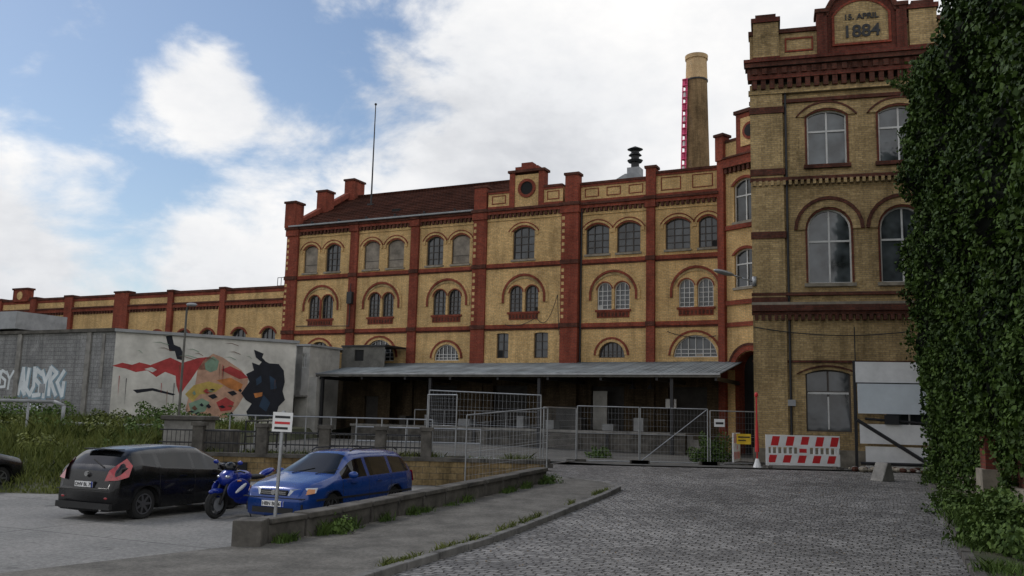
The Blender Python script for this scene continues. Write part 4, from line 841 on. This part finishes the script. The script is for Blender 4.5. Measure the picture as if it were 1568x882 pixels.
n=14000; o=rng.uniform(-4,.6,n); z=.6+rng.random(n)*13.5; leaves('ivy_leaves_end',wp(-.35+rng.normal(0,.12,n),z,o),np.tile(np.array([-dr[0],-dr[1],.3]),(n,1)),rng.uniform(.08,.17,n),IVY,1,iw)
n=9000; t=rng.uniform(-.4,Ld,n); leaves('ivy_top',wp(t,topz(t)+rng.normal(0,.25,n)+.18*np.sin(t*6)-.1,rng.uniform(-.9,.6,n)),np.tile(np.array([0,0,1.]),(n,1)),rng.uniform(.08,.17,n),IVY,1,iw)
def bush(name,c,r,n,mat,sz=(.05,.12)):
    d=rng.normal(size=(n,3)); d/=np.linalg.norm(d,axis=1)[:,None]; d[:,2]=np.abs(d[:,2]); rad=(rng.random(n)**.4)[:,None]*(1+.25*np.sin(d[:,0:1]*7+d[:,2:3]*5))
    P=np.array(c)+d*rad*np.array(r); return leaves(name,P,d+.01,rng.uniform(*sz,n),mat)
bush('hedge_bush',(9.3,15.8,.1),(.9,2.6,1.0),9000,WEED); bush('hedge_bush',(11.0,20.5,.2),(.8,3,.7),6000,WEED); bush('hedge_bush',(14.0,27.5,.4),(.7,3,.5),5000,IVY)
bush('shrub',(8.5,38,.6),(.95,.8,1.15),4000,IVY); bush('shrub',(3.9,39.5,.6),(.5,.5,.5),900,WEED)
for i,(x,y,r) in enumerate(((-22,43.5,1.3),(-19.3,43.8,1.0),(-17.2,44.6,1.4),(-15.3,45,.9),(-25,44,1.5),(-28.5,45,1.2),(-13.6,42,1.0),(-12.8,38.5,.8),(-13.4,33.5,.9),(-15.2,34.5,1.0),(-17.5,35,.8),(-20,36.5,.9),(-12.9,30.2,.6),(-15.8,30.5,.7),(-18.9,32.5,.8),(-12.2,28.0,.5))):
    bush('wild_bush',(x,y,bh(x,y)-.1),(r*1.2,r*.8,r*.9),int(2300*r),GRASS if i%2 else WEED,(.06,.15))
def blades(name,P,h,w,mat,lean=.35):
    n=len(P); a=rng.uniform(0,2*math.pi,n); dx=np.stack([np.cos(a),np.sin(a),np.zeros(n)],-1)*w[:,None]; ln=rng.normal(0,lean,(n,3))*h[:,None]; ln[:,2]=h
    mid=P+ln*.55*np.array([.6,.6,1]); tip=P+ln
    V=np.stack([P-dx,P+dx,mid+dx*.7,tip,mid-dx*.7],1).reshape(-1,3)
    return rawmesh(name,V,5,mat)
n=60000; x=rng.uniform(-30,-10.7,n); y=24+22*rng.random(n)**1.2; ok=(x<-10.7-(y>31)*1.4); x=x[ok];y=y[ok]
cl=.5+.5*np.sin(x*1.1+np.sin(y*.9)*2)*np.sin(y*1.3+x*.4); h=(.15+.85*cl*rng.random(len(x)))*np.interp(y,[24,27],[.35,1])
blades('tall_grass',np.stack([x,y,np.array([bh(a,b) for a,b in zip(x,y)])],-1),h,rng.uniform(.008,.022,len(x)),GRASS)
def scatter_line(name,pts,n,spread,hmax,mat,zf,nc=40):
    P=[];H=[]
    cs=[(random.random(),random.uniform(.15,.6)) for _ in range(nc)]
    for i in range(n):
        c,s=random.choice(cs); t=min(.999,max(0,c+random.gauss(0,.008))); seg=t*(len(pts)-1); k=int(seg); f=seg-k
        x=pts[k][0]*(1-f)+pts[k+1][0]*f+random.gauss(0,spread); y=pts[k][1]*(1-f)+pts[k+1][1]*f+random.gauss(0,spread); P.append((x,y,zf(x,y))); H.append(hmax*s*random.uniform(.3,1.3))
    return blades(name,np.array(P),np.array(H),rng.uniform(.005,.014,n),mat,.5)
random.seed(21)
scatter_line('weeds',[(wx(y)+.28,y) for y in (15.5,20,27)],1900,.06,.45,WEED,lambda x,y:g(y)+.09,22)
scatter_line('weeds',[(kl(y)-.13,y) for y in (13,20,26)],1100,.04,.22,GRASS,lambda x,y:g(y)+.09,22)
scatter_line('weeds',[(kr(y)+.35,y) for y in (13,20,29,33)],7000,.2,.4,WEED,lambda x,y:g(y)+.11)
scatter_line('weeds',[(-11,30.6),(1,30.6)],4000,.2,.5,GRASS,lambda x,y:.8)
bush('weed_clump',(wx(17)+.35,17,.05),(.25,.35,.35),500,WEED,(.03,.08)); bush('weed_clump',(wx(26.5)+.4,26.7,.35),(.4,.4,.3),400,WEED,(.03,.08))
n=1500; x=rng.uniform(-3,13,n); y=rng.uniform(12.5,33,n); leaves('litter',np.stack([x,y,np.array([g(v)+.018 for v in y])],-1),np.tile(np.array([0,0,4.]),(n,1)),rng.uniform(.02,.05,n),plain('dry_leaf',(.16,.11,.05),.9,var=.5))
# ------------------------------------------------------------------ sky, sun, camera
w=bpy.data.worlds.new('World'); S.world=w; w.use_nodes=True; n=w.node_tree; L=n.links.new; bg=n.nodes['Background']; bg.inputs[1].default_value=.106
SE,SA=math.radians(48),math.radians(-62)
sky=N(n,'ShaderNodeTexSky',sky_type='NISHITA',sun_disc=False,sun_elevation=SE,sun_rotation=SA,air_density=1.1,dust_density=.8,ozone_density=2.)
tc=N(n,'ShaderNodeTexCoord'); sx=N(n,'ShaderNodeSeparateXYZ'); L(tc.outputs['Generated'],sx.inputs[0])
def mth(op,a,b=None,c=None,clamp=False):
    m=N(n,'ShaderNodeMath',operation=op,use_clamp=clamp)
    for i,v in enumerate((a,b,c)):
        if v is None: continue
        if hasattr(v,'links'): L(v,m.inputs[i])
        else: m.inputs[i].default_value=v
    return m.outputs[0]
xn=mth('MULTIPLY_ADD',sx.outputs[0],1/1.2,.5,True)
bd=ramp(n,[(0,.5),(.09,.29),(.13,.255),(.18,.185),(.215,.24),(.28,.29),(.36,.345),(.45,.43),(.5,.6),(.55,.9)],xn)
d=mth('SUBTRACT',bd.outputs[0],sx.outputs[2])
mp=N(n,'ShaderNodeMapping'); mp.inputs['Scale'].default_value=(1,1,1.7); L(tc.outputs['Generated'],mp.inputs[0])
nz=N(n,'ShaderNodeTexNoise',i_Scale=6.5,i_Detail=9.,i_Roughness=.58,i_Distortion=.2); L(mp.outputs[0],nz.inputs['Vector'])
ns=mth('SUBTRACT',nz.outputs['Fac'],.5)
den=mth('ADD',mth('MULTIPLY',d,8.),mth('MULTIPLY',ns,5.))
def blob(dirv,k,amp):
    vm=N(n,'ShaderNodeVectorMath',operation='DISTANCE'); L(tc.outputs['Generated'],vm.inputs[0]); vm.inputs[1].default_value=dirv
    return mth('MULTIPLY',mth('SUBTRACT',1.,mth('MULTIPLY',vm.outputs['Value'],k),None,True),amp)
den=mth('ADD',den,blob((-.335,.885,.322),12.,1.7)); den=mth('ADD',den,blob((-.30,.89,.335),12,1.1)); den=mth('ADD',den,blob((-.20,.87,.43),12,1.1))
rear=mth('MULTIPLY',mth('SUBTRACT',.25,sx.outputs[1],None,True),3.)
den=mth('ADD',den,rear)
cov=mth('MULTIPLY_ADD',den,.85,.33,True)
cs=N(n,'ShaderNodeMapRange',interpolation_type='SMOOTHSTEP'); L(cov,cs.inputs[0])
n2=N(n,'ShaderNodeTexNoise',i_Scale=3.3,i_Detail=6.,i_Roughness=.55); L(mp.outputs[0],n2.inputs['Vector'])
sh=mth('ADD',n2.outputs['Fac'],mth('MULTIPLY',ns,-.35))
cc=ramp(n,[(.36,(9.7,9.6,9.5)),(.52,(8.1,8.2,8.4)),(.70,(5.6,5.8,6.2))],sh)
c=mixc(n,sky.outputs[0],cc.outputs[0],cs.outputs[0]); L(c,bg.inputs[0])
sd=bpy.data.lights.new('sun','SUN'); sd.energy=1.; sd.angle=math.radians(14); sd.color=(1,.96,.91); so=bpy.data.objects.new('sun',sd); COL.objects.link(so)
dirv=Vector((math.sin(SA)*math.cos(SE),math.cos(SA)*math.cos(SE),math.sin(SE))); so.rotation_euler=dirv.to_track_quat('Z','Y').to_euler(); so.location=(0,0,40)
p,r=math.radians(8.2),math.radians(1.4)
F=Vector((0,math.cos(p),math.sin(p))); R0=Vector((1,0,0)); U0=Vector((0,-math.sin(p),math.cos(p)))
Rv=R0*math.cos(r)+U0*math.sin(r); Uv=-R0*math.sin(r)+U0*math.cos(r)
cd=bpy.data.cameras.new('camera'); cd.sensor_width=36; cd.lens=36*1380/1568; cd.clip_end=3000; cd.clip_start=.1
co=bpy.data.objects.new('camera',cd); COL.objects.link(co)
mt=Matrix((Rv,Uv,-F)).transposed().to_4x4(); mt.translation=(0,0,2.25); co.matrix_world=mt; S.camera=co
